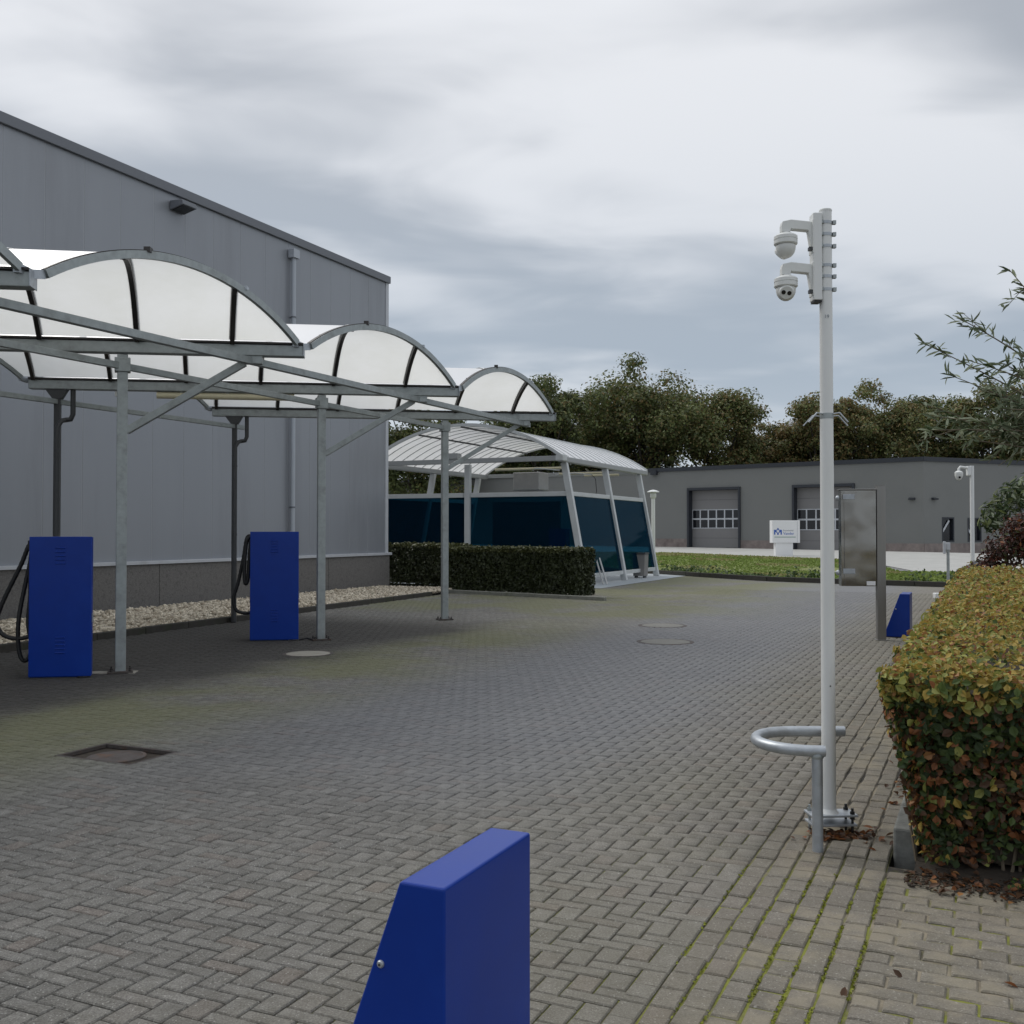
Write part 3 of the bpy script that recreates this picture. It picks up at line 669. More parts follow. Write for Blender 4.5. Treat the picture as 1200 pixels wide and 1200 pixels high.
# ================================================================== VACUUM CANOPY (barrel vaults on galvanised columns)
WA = R(8); WX = Vector((math.cos(WA), math.sin(WA), 0)); WN = Vector((-math.sin(WA), math.cos(WA), 0))
VC = -8.95; ZG = 3.70
COLU = [1.2, 4.95, 8.70, 12.55, 16.35]
RF, RB = 2.03, -4.1                         # gutter ends measured from the column along WX
can = thing('vacuum_canopy', P(12.5, VC, 0), 'row of white barrel-vault shelters on galvanised columns in front of the grey hall', 'canopy')
bases = [P(u, VC, 0) for u in COLU]
for i, b in enumerate(bases):
    gz = ZG
    if i >= 1:
        c = MB(); xa = Vector((math.cos(R(20)), math.sin(R(20)), 0)); ya = Vector((-math.sin(R(20)), math.cos(R(20)), 0))
        c.box(b + Z3*(gz-.08)/2, .115, .115, gz-.08, xa, ya, Z3); co = c.build('column', 'galv', can, bevel=.008)
        bp = MB(); bp.box(b + Z3*.012, .27, .24, .022, xa, ya, Z3); bpo = bp.build('base_plate', 'iron', co, bevel=.003)
        if i == 2:
            fo_ = MB(); fo_.box(b - WX*.2 + Z3*.001, .75, .2, .012, WX, WN, Z3); fo_.build('footing', 'cover', co)
        for sx in (-1, 1):
            for sy in (-1, 1):
                bo = MB(); bo.lathe(b + xa*sx*.1 + ya*sy*.085 + Z3*.022, [(.018, 0), (.018, .016), (.009, .017), (.009, .04), (.001, .041)], 6); bo.build('bolt', 'dark_metal', co)
        # diagonal brace up to the front beam
        tp = b + V3*0 + WX*1.42 + Z3*(gz-.13); bt = b + WX*.05 + Z3*(gz-.95)
        tp = b + WX*1.36 + Z3*(gz-.14)
        br = MB(); br.bar(bt, tp, .085, .08); br.build('brace', 'galv', can, bevel=.004)
        bk = MB(); bk.box(b + WX*1.44 + Z3*(gz-.10), .24, .11, .11, WX, WN, Z3); bk.build('beam_bracket', 'galv', can, bevel=.004)
        # head clamp
        hd = MB(); hd.box(b + Z3*(gz-.2), .17, .16, .16, xa, ya, Z3); hd.build('column_clamp', 'galv', can, bevel=.006)
    g = MB(); g.bar(b + WX*RB + Z3*gz, b + WX*RF + Z3*gz, .15, .13); go = g.build('gutter', 'galv', can, bevel=.008)
    e = MB(); e.box(b + WX*(RF+.004) + Z3*(gz+.012), .01, .19, .15, WX, WN, Z3); e.build('end_cap', 'galv_light', go, bevel=.003)
    l = MB(); l.bar(b + WX*RB + Z3*(gz+.082), b + WX*RF + Z3*(gz+.082), .19, .022); l.build('gutter_lip', 'dark_metal', go)
    # rear post with rainwater pipe
    if i >= 1:
        rp = b + WX*(-3.72)
        r_ = MB(); r_.box(rp + Z3*(gz-.07)/2, .085, .085, gz-.07, WX, WN, Z3); ro = r_.build('rear_post', 'darkpipe', can, bevel=.006)
        h_ = MB(); h_.prism([rp + WX*(-.16) + Z3*(gz-.065) - WN*.06, rp + WX*.14 + Z3*(gz-.065) - WN*.06, rp + WX*.06 + Z3*(gz-.2) - WN*.06, rp + WX*(-.06) + Z3*(gz-.2) - WN*.06], WN*.12); h_.build('post_head', 'darkpipe', ro)
        pp = MB(); q0 = rp + WX*.21
        pp.tube([q0 + Z3*(gz-.05), q0 + Z3*(gz-.42), q0 + Z3*(gz-.49) - WX*.03, q0 + Z3*(gz-.5) - WX*.10, rp + WX*.07 + Z3*(gz-.52) - WN*.06, rp - WN*.09 + WX*.02 + Z3*(gz-.62), rp - WN*.09 + WX*.02 + Z3*.02], .036, 12)
        ppo = pp.build('rain_pipe', 'darkpipe', ro, True)
        for z in (.6, 1.55, 2.75):
            cl2 = MB(); cl2.tube([rp - WN*.09 + WX*.02 + Z3*(z-.02), rp - WN*.09 + WX*.02 + Z3*(z+.02)], .043, 12); cl2.build('pipe_clip', 'darkpipe', ppo)
# long beams parallel to the wall
def along(r, z): return [b + WX*r + Z3*z for b in bases]
for r, z, wd in ((1.44, ZG-.12, .08), (-3.72, ZG-.24, .07)):
    q = along(r, z); bm_ = MB(); bm_.bar(q[0] - U3*2, q[-1] + U3*.25, wd, wd); bm_.build('long_beam', 'galv', can, bevel=.004)
q = along(0, ZG-.21)
for a, b in zip(q, q[1:]):
    bm_ = MB(); bm_.bar(a + U3*.07, b - U3*.07, .06, .075); bm_.build('long_beam', 'galv', can, bevel=.004)
# vaults
RISE = .50; ZB = ZG + .10
def arc(t): # circular profile over unit span
    sp = 3.45; Rr = (sp*sp/4 + RISE*RISE)/(2*RISE); x = (t-.5)*sp
    return math.sqrt(Rr*Rr - x*x) - (Rr - RISE)
NT = 20
for i in range(len(bases)-1):
    A0, A1 = bases[i], bases[i+1]
    def vp(t, r, dz=0.0, i=i):
        base = A0.lerp(A1, .035 + .93*t); return base + WX*r + Z3*(ZB + arc(t) + dz)
    # sheet laid between the transverse ribs; ribs every 1.05 m at right angles to the gutter
    k = math.tan(math.atan2(UY, UX) - WA); span_n = (A1-A0).dot(WN); sk = (A1-A0).dot(WX)
    # rib: line r(t) so that it runs square to the gutter: r0 - sk*t
    edges = []
    r0s = [RF - .73 + 1.05*j for j in range(-6, 4)]
    SK = 2.35
    def clampr(r): return max(RB+.02, min(RF-.02, r))
    bounds = [-99] + [r for r in r0s] + [99]
    for bi in range(len(bounds)-1):
        # panel between two ribs, ribs skew by SK across the vault, clipped to the gutter ends
        pts = []
        for j in range(NT+1):
            t = j/NT; sh = SK*(1-t)
            a = clampr(bounds[bi] + sh); b = clampr(bounds[bi+1] + sh); pts.append((t, a, b))
        if max(b-a for _, a, b in pts) < .03: continue
        pm = MB(); idx = []
        ok = [j for j in range(NT+1) if pts[j][2]-pts[j][1] > .01]
        j0, j1 = max(0, ok[0]-1), min(NT, ok[-1]+1); pts = pts[j0:j1+1]
        for t, a, b in pts:
            idx.append((len(pm.v), len(pm.v)+1)); pm.v += [tuple(vp(t, a)), tuple(vp(t, max(b, a+.0005)))]
        for j in range(len(pts)-1):
            pm.f.append((idx[j][0], idx[j+1][0], idx[j+1][1], idx[j][1])); pm.m.append(0)
        po = pm.build('roof_sheet', 'vault', can, True)
    for r0 in r0s:
        line = []
        for j in range(73):
            t = j/72; r = r0 + SK*(1-t)
            if RB+.01 < r < RF-.005: line.append((t, r))
        if len(line) < 6: continue
        line = line[::3] + ([line[-1]] if (len(line)-1) % 3 else [])
        rb = MB()
        for (t, r), (t2, r2) in zip(line, line[1:]):
            rb.bar(vp(t, r, -.035), vp(t2, r2, -.035), .05, .05)
        rb.build('arch_rib', 'dark_metal', can)
        cv = MB()
        for (t, r), (t2, r2) in zip(line, line[1:]):
            cv.bar(vp(t, r, .010), vp(t2, r2, .010), .07, .006)
        co_ = cv.build('cover_strip', 'white_paint', can)
        scr = MB()
        for t, r in line[1::3]: scr.lathe(vp(t, r, .012), [(.009, 0), (.009, .006), (.001, .008)], 6)
        scr.build('screw', 'dark_metal', co_)
    # arches closing the two ends, cut parallel to the wall
    for r, mat in ((RF, 'galv'), (RB, 'galv')):
        ar = MB()
        for j in range(NT*2):
            t, t2 = j/(NT*2), (j+1)/(NT*2); ar.bar(vp(t, r, -.012), vp(t2, r, -.012), .045, .075)
        ao = ar.build('end_arch', mat, can)
        for tt, bb in ((0.0, A0), (1.0, A1)):
            ft = MB(); a_ = vp(tt, r, -.02); b__ = bb + WX*r + Z3*(ZG+.05); ft.prism([a_ + Z3*.045, a_ - Z3*.035, b__ - Z3*.03, b__ + Z3*.05], WX*-.05); ft.build('arch_foot', 'galv_light', ao)
        dk = MB()
        for j in range(NT*2):
            t, t2 = j/(NT*2), (j+1)/(NT*2); dk.bar(vp(t, r-.02, .028), vp(t2, r-.02, .028), .05, .012)
        dk.build('arch_seal', 'dark_metal', ao)
        if r == RF:
            for j in range(1, 12):
                sc_ = MB(); sc_.lathe(vp(j/12, r-.07, .008), [(.009, 0), (.009, .008), (.001, .01)], 6); sc_.build('screw', 'dark_metal', ao)
            cp = MB(); cp.box(vp(.335, r, .035), .06, .09, .05); cp.build('arch_clip', 'dark_metal', ao)
            cp = MB(); cp.box(vp(.74, r, .03), .05, .09, .04); cp.build('arch_clip', 'galv_light', ao)
# tube lights under the third gutter and a small camera beside them
for a, b in ((-2.35, -.4),):
    tl_ = MB(); gb_ = bases[3]
    tl_.tube([gb_ + WX*a + Z3*(ZG-.12), gb_ + WX*b + Z3*(ZG-.12)], .05, 12); to = tl_.build('tube_light', 'tube_lamp', can, True)
    for r in (a+.35, a+1.0, b-.35):
        ck = MB(); ck.box(gb_ + WX*r + Z3*(ZG-.075), .05, .06, .03, WX, WN, Z3); ck.build('light_clip', 'galv', to)
sc = thing('mini_camera', bases[3] + WX*(-2.85) + Z3*(ZG-.07), 'tiny white security camera under the gutter left of the tube light', 'camera')
q = MB(); q.box(bases[3] + WX*(-2.9) + Z3*(ZG-.11), .06, .06, .08, WX, WN, Z3); q.build('mount', 'offwhite', sc, bevel=.005)
q = MB(); q.lathe(bases[3] + WX*(-2.83) + Z3*(ZG-.18), [(.001, 0), (.025, .006), (.038, .03), (.04, .05), (.03, .066), (.001, .07)], 14); q.build('dome', 'offwhite', sc, True)
q = MB(); q.lathe(bases[3] + WX*(-2.82) + Z3*(ZG-.172) - WN*.034, [(.014, 0), (.014, .02), (.001, .02)], 10, -WN); q.build('lens', 'blackgloss', sc)

# ================================================================== VACUUM CABINETS
def vac_cabinet(cx, cy, w_, h_, dp_, label, hoses, name='vacuum_cabinet'):
    c = Vector((cx, cy, 0)); t_ = thing(name, c, label, 'vacuum cabinet', 'blue vacuum cabinets under the canopy')
    b = MB(); b.box(c - WX*.07 + WN*dp_/2 + Z3*(h_/2+.005), w_-.15, dp_, h_-.01, WX, WN, Z3); b.build('body', 'blue', t_, bevel=.012, seg=3)
    d = MB(); d.box(c - WN*.006 + Z3*(h_/2+.01), w_-.004, .018, h_-.02, WX, WN, Z3); do = d.build('front_door', 'blue', t_, bevel=.006)
    d = MB(); d.box(c + WN*.04 + Z3*(h_/2+.01), w_-.02, .07, h_-.03, WX, WN, Z3); d.build('door_return', 'blue', do)
    pl = MB(); pl.box(c - WX*.07 + WN*dp_/2 + Z3*.002, w_-.16, dp_+.0, .02, WX, WN, Z3); pl.build('foot_plate', 'darkpipe', t_)
    for zc_ in (h_*.865, h_*.235):
        for k in range(5):
            z = zc_ + (2-k)*.042; lv = MB()
            lv.tube([c + WX*(-.05) - WN*.014 + Z3*z, c + WX*.05 - WN*.014 + Z3*z], .0085, 10); lv.build('louvre', 'blue', do, True)
    for pts, r in hoses:
        cps = [c + WX*(-w_/2 + p[0]) + WN*(dp_*.45 + p[2]) + Z3*p[1] for p in pts]
        out_ = []
        for i in range(len(cps)-1):
            p0 = cps[max(i-1, 0)]; p1 = cps[i]; p2 = cps[i+1]; p3 = cps[min(i+2, len(cps)-1)]
            for k in range(10):
                s = k/10; out_.append(.5*((2*p1) + (p2-p0)*s + (2*p0-5*p1+4*p2-p3)*s*s + (3*p1-p0-3*p2+p3)*s**3))
        out_.append(cps[-1])
        rr = [r*(1.06 if i % 2 else .94) for i in range(len(out_))]
        h = MB(); h.tube(out_, rr, 10); h.build('hose', 'black', t_, True)
    q = MB(); q.box(c + WX*(-w_/2-.02) + WN*dp_*.45 + Z3*(h_-.1), .05, .22, .12, WX, WN, Z3); q.build('hose_holder', 'black', t_, bevel=.01)
    q = MB(); q.box(c + WX*(w_/2-.004) + WN*.045 + Z3*(h_*.42), .012, .03, .1, WX, WN, Z3); q.build('door_lock', 'galv_light', t_, bevel=.003)
    return t_
vac_cabinet(-4.93, 11.2, .655, 1.545, .42, 'blue vacuum cabinet at the left edge with two loose black hose loops',
    [([(0, 1.46, 0), (-.06, 1.45, 0), (-.15, 1.22, .0), (-.32, .85, .0), (-.39, .62, .0), (-.33, .47, .0), (-.17, .42, .0), (.02, .46, .0)], .024),
     ([(0, 1.42, .08), (-.05, 1.32, .06), (-.12, .95, .03), (-.165, .62, 0), (-.165, .35, 0), (-.13, .2, 0), (-.07, .19, .0), (.0, .33, .0)], .024),
     ([(0, 1.38, -.12), (-.02, 1.2, -.1), (-.015, .9, -.1), (-.035, .6, -.1), (.01, .35, -.1)], .022)])
vac_cabinet(-3.475, 15.0, .70, 1.60, .42, 'blue vacuum cabinet beside the second column with its hoses hung up',
    [([(0, 1.54, 0), (-.07, 1.5, 0), (-.12, 1.2, 0), (-.19, .85, 0), (-.255, .62, 0), (-.22, .45, 0), (-.1, .4, .0), (.02, .41, .0)], .026),
     ([(0, 1.52, -.1), (-.06, 1.45, -.1), (-.09, 1.1, -.1), (-.085, .88, -.1), (-.06, .84, -.1), (-.035, .95, -.1), (-.02, 1.25, -.1), (0, 1.48, -.1)], .028)])

cb_ = MB(); cb_.tube([Vector((-3.13, 15.1, .01)), Vector((-3.02, 15.12, .03)), Vector((-2.93, 15.02, .02)), Vector((-2.9, 15.14, .03)), Vector((-2.84, 15.1, .02))], .012, 6)
tag(cb_.build('cable', 'black', None, True), 'short black cable on the ground from vacuum cabinet to second column', 'cable')
# ================================================================== BLUE BOLLARD CASINGS
def bollard(u, v, label):
    # outline in the V-Z plane: sloping left side, upright right side; runs .55 m along U
    t_ = thing('bollard_casing', P(u, v, 0), label, 'bollard', 'blue sheet-metal casings beside the driveway')
    H, wt, wb, L = .66, .138, .375, .56
    b = MB(); b.prism([P(u, v, H), P(u, v, .01), P(u, v-wb, .01), P(u, v-wt, H)], U3*L); b.build('casing', 'blue', t_, bevel=.008, seg=3)
    s = MB(); pz = H-.23; pv = v - wt - (H-pz)*(wb-wt)/H + .025
    s.lathe(P(u, pv, pz), [(.011, 0), (.011, .003), (.008, .007), (.001, .008)], 16, -U3); so2 = s.build('screw', 'galv_light', t_, True)
    s = MB(); s.lathe(P(u-.0079, pv, pz), [(.0035, 0), (.0035, .0015), (.001, .0015)], 6, -U3); s.build('socket', 'dark_metal', so2)
    p = MB(); p.ubox(u-.01, u+L+.01, v-wb-.01, v+.01, 0, .009); p.build('foot_plate', 'dark_metal', t_)
    return t_
bollard(2.385, -1.305, 'blue tapered metal casing in the foreground at the bottom of the view')
bollard(16.5, -1.08, 'blue tapered metal casing standing behind the stainless cabinet post by the hedge')

# ================================================================== WHITE CAMERA POLE
PX, PY = 1.69, 5.49
pole = thing('camera_pole', (PX, PY, 0), 'tall slim white pole with a mounting plate beside the tubular hoop', 'pole')
PB = Vector((PX, PY, 0))
q = MB(); q.tube([PB + Z3*.105, PB + Z3*1.4, PB + Z3*2.7, PB + Z3*3.325], [.0375, .036, .034, .0325], 28); q.build('shaft', 'white_paint', pole, True)
q = MB(); q.lathe(PB + Z3*3.325, [(.034, 0), (.034, .008), (.03, .012), (.001, .013)], 24); q.build('cap', 'offwhite', pole, True)
pa, pb_ = Vector((math.cos(R(4)), math.sin(R(4)), 0)), Vector((-math.sin(R(4)), math.cos(R(4)), 0))
for z, s_ in ((.098, .25), (.05, .24)):
    q = MB(); q.box(PB + pa*.01 + Z3*z, s_, .13, .012, pa, pb_, Z3); q.build('base_plate', 'galv_light' if z < .1 else 'white_paint', pole, bevel=.003)
q = MB(); q.lathe(PB + Z3*.104, [(.052, 0), (.042, .012), (.038, .022)], 24); q.build('weld_collar', 'white_paint', pole, True)
for sx in (-1, 1):
    for sy in (-1, 1):
        q = MB(); c = PB + pa*(.01+sx*.1) + pb_*sy*.045; q.tube([c - Z3*.02, c + Z3*.135], .007, 8); q.lathe(c + Z3*.104, [(.013, 0), (.013, .014), (.001, .014)], 6); q.lathe(c + Z3*.078, [(.013, 0), (.013, .012), (.001, .012)], 6)
        q.build('anchor_bolt', 'black' if sx > 0 else 'galv', pole)
q = MB(); q.box(PB + Vector((-.053, 0, 0)) + Z3*3.075, .047, .075, .47); q.build('mounting_plate', 'white_paint', pole, bevel=.004)
q = MB(); q.box(PB + Vector((-.052, 0, 0)) + Z3*2.836, .04, .068, .012); q.build('plate_cap', 'black', pole)
for z in (3.262, 3.198, 3.134, 3.03, 2.97, 2.90):
    q = MB(); q.tube([PB + Z3*(z-.008), PB + Z3*(z+.008)], .0352, 24); qo = q.build('band_clamp', 'galv_light', pole, True)
    q = MB(); q.box(PB + Vector((.042, -.012, z)), .018, .022, .02); q.box(PB + Vector((-.028, -.03, z)), .012, .012, .016); q.build('clamp_screw', 'galv', qo)
q = MB(); q.tube([PB + Z3*2.205, PB + Z3*2.235], .036, 20); qo = q.build('wire_band', 'galv', pole, True)
for sx in (-1, 1):
    q = MB(); q.tube([PB + Vector((sx*.03, -.02, 2.23)), PB + Vector((sx*.06, -.03, 2.235)), PB + Vector((sx*.105, -.03, 2.185))], .005, 6)
    q.tube([PB + Vector((sx*.03, .01, 2.22)), PB + Vector((sx*.07, .02, 2.225)), PB + Vector((sx*.12, .02, 2.17))], .004, 6); q.build('wire_prong', 'galv_light', qo)
q = MB(); q.lathe(PB + Vector((.0, -.0368, .78)), [(.004, 0), (.004, .002), (.001, .002)], 8, (0, -1, 0)); q.build('drain_hole', 'black', pole)
def text(name, body, size, loc, rot, mat, parent, ext=.0006, align='LEFT'):
    c = bpy.data.curves.new(name, 'FONT'); c.body = body; c.size = size; c.extrude = ext; c.align_x = align; c.resolution_u = 2
    tmp = bpy.data.objects.new(name, c); COL.objects.link(tmp)
    dg = bpy.context.evaluated_depsgraph_get(); me = bpy.data.meshes.new_from_object(tmp.evaluated_get(dg)); bpy.data.objects.remove(tmp); bpy.data.curves.remove(c)
    me.materials.clear(); me.materials.append(M[mat]); o = bpy.data.objects.new(name, me); COL.objects.link(o); o.parent = parent
    o.location = Vector(loc) - OFF.get(parent.name, Vector()); o.rotation_euler = rot; return o
text('lettering', '19', .028, PB + Vector((-.021, -.0352, 2.742)), (R(90), 0, 0), 'sign_grey', pole)

def dome_camera(z, label, face):
    c = PB + Vector((0, 0, 0)); t_ = thing('security_camera', PB + Vector((-.08, 0, z)), label, 'security camera', 'white dome cameras on the tall pole')
    ax = -.215
    arm = MB()
    # tapered bracket with drooping foot
    arm.prism([PB + Vector((-.078, -.024, z+.05)), PB + Vector((-.19, -.024, z+.062)), PB + Vector((ax-.022, -.024, z+.052)), PB + Vector((ax-.027, -.024, z+.03)), PB + Vector((ax-.027, -.024, z-.005)),
               PB + Vector((ax+.02, -.024, z-.005)), PB + Vector((ax+.022, -.024, z+.012)), PB + Vector((-.098, -.024, z+.003)), PB + Vector((-.085, -.024, z-.075)), PB + Vector((-.078, -.024, z-.1))], (0, .048, 0))
    arm.build('bracket', 'offwhite', t_, bevel=.007, seg=3)
    bs = MB(); bs.box(PB + Vector((-.0765, 0, z-.03)), .006, .08, .18); bs.build('wall_plate', 'offwhite', t_, bevel=.003)
    sc2 = MB(); sc2.box(PB + Vector((-.088, -.02, z-.098)), .02, .03, .018); sc2.build('cable_gland', 'darkpipe', t_)
    h = MB(); C = PB + Vector((ax, 0, z))
    h.lathe(C, [(.02, .0), (.034, -.010), (.055, -.02), (.062, -.026), (.0625, -.042), (.060, -.043), (.060, -.048), (.0625, -.049), (.0625, -.066), (.057, -.072), (.001, -.072)], 36); h.build('housing', 'offwhite', t_, True)
    e = MB(); prof = [(.053*math.cos(R(a)), -.082 + (.05*math.sin(R(a)) if a > 0 else .062*math.sin(R(a)))) for a in (10, 0, -15, -30, -45, -60, -75, -89)]
    e.lathe(C, prof, 32); eo = e.build('eyeball', 'offwhite', t_, True)
    d = Vector(face).normalized(); sidev = d.cross(Z3).normalized(); upv = sidev.cross(d)
    ring = MB(); ring.lathe(C + Vector((0, 0, -.088)) + d*.034, [(.040, 0), (.039, .010), (.034, .016), (.001, .0165)], 28, d); fo = ring.build('faceplate', 'offwhite', eo, True)
    if face[2] > -.8:
        for sx in (-1, 1):
            ln = MB(); ln.lathe(C + Vector((0, 0, -.088)) + d*.0502 + sidev*sx*.015 + upv*sx*.003, [(.0115, 0), (.0115, .002), (.001, .0021)], 20, d); ln.build('lens', 'blackgloss', eo)
dome_camera(3.215, 'upper white dome camera on the tall pole, lens turned away', (-.5, .6, -.6))
dome_camera(2.985, 'lower white dome camera on the tall pole, two black lenses showing', (-.18, -.9, -.42))

# galvanised hoop guard
hoop = thing('hoop_guard', (1.52, 5.15, 0), 'galvanised tubular hoop guard bent around the foot of the white pole', 'guard rail')
zt = .50; c0 = Vector((1.545, 5.41, zt)); rr_ = .255; pts = [Vector((1.60, 5.155, zt))]
pts = [Vector((1.567, 5.155, zt))] + [c0 + Vector((rr_*math.cos(R(a)), rr_*math.sin(R(a)), 0)) for a in range(270, 89, -10)] + [Vector((1.83, 5.665, zt))]
q = MB(); q.tube(pts, .029, 16); q.build('top_hoop', 'galv_light', hoop, True)
for x, y in ((1.53, 5.155), (1.745, 5.665)):
    q = MB(); q.tube([Vector((x, y, -.01)), Vector((x, y, zt-.012))], .027, 16); lo = q.build('leg', 'galv_light', hoop, True)
    q = MB(); q.lathe(Vector((x, y, zt-.036)), [(.029, 0), (.033, .01), (.031, .02)], 16); q.build('weld', 'galv', lo, True)

# ================================================================== STAINLESS CABINET ON A POST
sx_, sy_ = 5.45, 15.15; st = thing('steel_cabinet', (sx_, sy_, 0), 'stainless steel cabinet hung on the left of a square steel post by the hedge', 'cabinet')
C = Vector((sx_, sy_, 0)); la = Vector((math.cos(R(-8)), math.sin(R(-8)), 0)); lb = Vector((math.sin(R(8)), math.cos(R(8)), 0))
q = MB(); q.box(C + Z3*1.14, .125, .125, 2.28, la, lb, Z3); q.build('post', 'steel_post', st, bevel=.006)
q = MB(); q.box(C + Z3*2.283, .13, .13, .008, la, lb, Z3); q.build('post_cap', 'steel_post', st)
q = MB(); q.box(C + Z3*.006, .17, .17, .012, la, lb, Z3); q.build('base_plate', 'steel_post', st, bevel=.003)
cc_ = C - la*.325 + lb*.04 + Z3*1.505
q = MB(); q.box(cc_, .50, .22, 1.42, la, lb, Z3); q.build('body', 'stainless', st, bevel=.006)
q = MB(); q.box(cc_ - lb*.118 + la*.02, .45, .016, 1.38, la, lb, Z3); d_ = q.build('door', 'stainless', st, bevel=.004)
q = MB(); q.box(cc_ + Z3*.72, .54, .26, .016, la, lb, Z3); q.build('rain_cover', 'steel_post', st, bevel=.003)
for z in (.61, -.49):
    q = MB(); q.box(cc_ - lb*.131 - la*.14 + Z3*z, .17, .01, .075, la, lb, Z3); ho = q.build('latch_plate', 'galv_light', d_, bevel=.003)
    q = MB(); q.lathe(cc_ - lb*.13 - la*.28 + Z3*(z-.02), [(.02, 0), (.04, .01), (.04, .03), (.02, .05), (.001, .055)], 16, -la); q.build('latch_knob', 'galv_light', d_, True)
q = MB(); q.box(cc_ - lb*.128 + la*.17 - Z3*.665, .125, .004, .06, la, lb, Z3); q.build('sticker', 'white_sign', d_)
q = MB(); q.tube([C - la*.075 - lb*.02 + Z3*.95, C - la*.075 - lb*.02 + Z3*2.1], .012, 8); q.build('hinge', 'darkpipe', st, True)

# ================================================================== BEECH HEDGE (foreground right)
HU0, HU1, HV0, HV1, HZ = 5.14, 20.5, -.47, 1.0, .92
hedge = thing('beech_hedge', P(HU0+.3, .2, 0), 'clipped beech hedge turning gold and russet along the right of the paving', 'hedge')
core = MB(); core.ubox(HU0+.25, HU1-.1, HV0+.27, HV1-.1, .03, HZ-.1); core.build('branch_mass', 'soil', hedge)
sb = MB(); sb.add([P(5.16, -.33, .004), P(4.80, 3, .004), P(24, 3, .004), P(24, -.33, .004)], [(0, 1, 2, 3)]); tag(sb.build('hedge_soil', 'soil'), kind='structure')
twg = MB()
for k in range(70):
    a = random.uniform(HV0+.12, HV1); b0 = P(HU0+random.uniform(.22, .4), a, 0.0)
    twg.tube([b0, b0 + Vector((random.gauss(0, .05), random.gauss(0, .05), random.uniform(.3, .5))), b0 + Vector((random.gauss(0, .1), random.gauss(0, .08), random.uniform(.6, .8)))], [.008, .005, .003], 5)
for k in range(120):
    b0 = P(HU0+random.uniform(.3, 6), HV0+.32, 0.0)
    twg.tube([b0, b0 + Vector((random.gauss(0, .05), random.gauss(0, .05), random.uniform(.3, .7)))], [.008, .004], 5)
tag(twg.build('twigs', 'twig', hedge), kind='stuff')
# crumbs of soil, bits of twig and sand along the ragged edge of the bed
N = 1900; cu_ = 5.09 + rng.normal(0, .07, N); cv_ = rng.uniform(-.36, 1.5, N); cu_ -= .13*(cv_+.3)*.6
s_ = rng.uniform(.003, .009, (N, 1, 1))*np.stack([rng.uniform(.8, 2.2, N), rng.uniform(.7, 1.1, N), rng.uniform(.4, .8, N)], axis=1)[:, None, :]
v_ = cube[None]*(1+rng.normal(0, .25, (N, 8, 3)))*s_; a_ = rng.uniform(0, 6.28, N)
x_ = v_[..., 0]*np.cos(a_)[:, None]-v_[..., 1]*np.sin(a_)[:, None]; y_ = v_[..., 0]*np.sin(a_)[:, None]+v_[..., 1]*np.cos(a_)[:, None]
VV = np.stack([x_+(UX*cu_+VX*cv_)[:, None], y_+(UY*cu_+VY*cv_)[:, None], v_[..., 2]+.008], axis=2).reshape(-1, 3)
tag(np_mesh('soil_crumbs', VV, ((np.arange(N)*8)[:, None, None]+cf[None]).reshape(-1, 4), ['soil', 'lf_brown'], np.repeat((rng.random(N) < .35).astype(int), 6)), kind='stuff')
def UVW(u, v, z): return np.stack([UX*u+VX*v, UY*u+VY*v, z], axis=1)
HM = ['lf_gold', 'lf_yell', 'lf_green', 'lf_dkgreen', 'lf_russet', 'lf_brown', 'lf_orange']
def pick(n, p): return rng.choice(len(p), n, p=np.array(p)/sum(p))
allV = []; allF = []; allM = []; off_ = 0; near = []
def lump(a, b): return .035*np.sin(a*5.1+b*3)+.03*np.sin(a*11.3+b*7+1)+.02*np.sin(b*13+a*4)
def emit(pos, nrm, L, Wd, mi, jit):
    global off_
    V, F = leaf_arrays(pos, nrm, L, Wd, jit); allV.append(V); allF.append(F+off_); allM.append(np.repeat(mi, 2)); off_ += len(V)
# front face (towards the camera) in depth layers
n = 9800; v = rng.uniform(HV0, HV1+.3, n); z = HZ*rng.uniform(.02, 1, n)**.85; dpt = rng.exponential(.075, n)
taper = .17*(1-z/HZ)
keep = rng.random(n) < np.clip(.62 + 1.2*z/HZ, 0, 1)
u = HU0 + taper + lump(v, z)*.8 + dpt; pos = UVW(u, v + taper*1.0*np.clip(-v/.45, 0, 1), z)[keep]
zz_ = (z/HZ)[keep]; nn = len(pos); wob = .5+.5*np.sin(v[keep]*6+zz_*4)
mi = np.zeros(nn, int)
top_ = zz_ > .86
pn = np.sin(v[keep]*5.2+zz_*3.1+.8)+np.sin(v[keep]*11.7-zz_*6.3)+.8*np.sin(v[keep]*23+zz_*9)
r_ = rng.random(nn)
mi[:] = np.where(r_ < .30, 3, np.where(r_ < .44, 2, np.where(r_ < .72, 5, np.where(r_ < .9, 4, np.where(r_ < .95, 1, 6)))))
mi = np.where((pn > .55) & (rng.random(nn) < .6), np.where(rng.random(nn) < .5, 2, 3), mi); mi = np.where((pn < -.5) & (rng.random(nn) < .65), np.where(rng.random(nn) < .6, 5, 4), mi)
mi = np.where((zz_ > .62) & (zz_ <= .86) & (rng.random(nn) < .55), np.where(rng.random(nn) < .6, 3, 2), mi)
mi = np.where(top_, pick(nn, [.25, .35, .25, .05, .05, .02, .03]), mi)
emit(pos, np.tile(np.array([-UX, -UY, .35]), (nn, 1)), rng.uniform(.026, .058, nn), rng.uniform(.017, .036, nn), mi, .55)
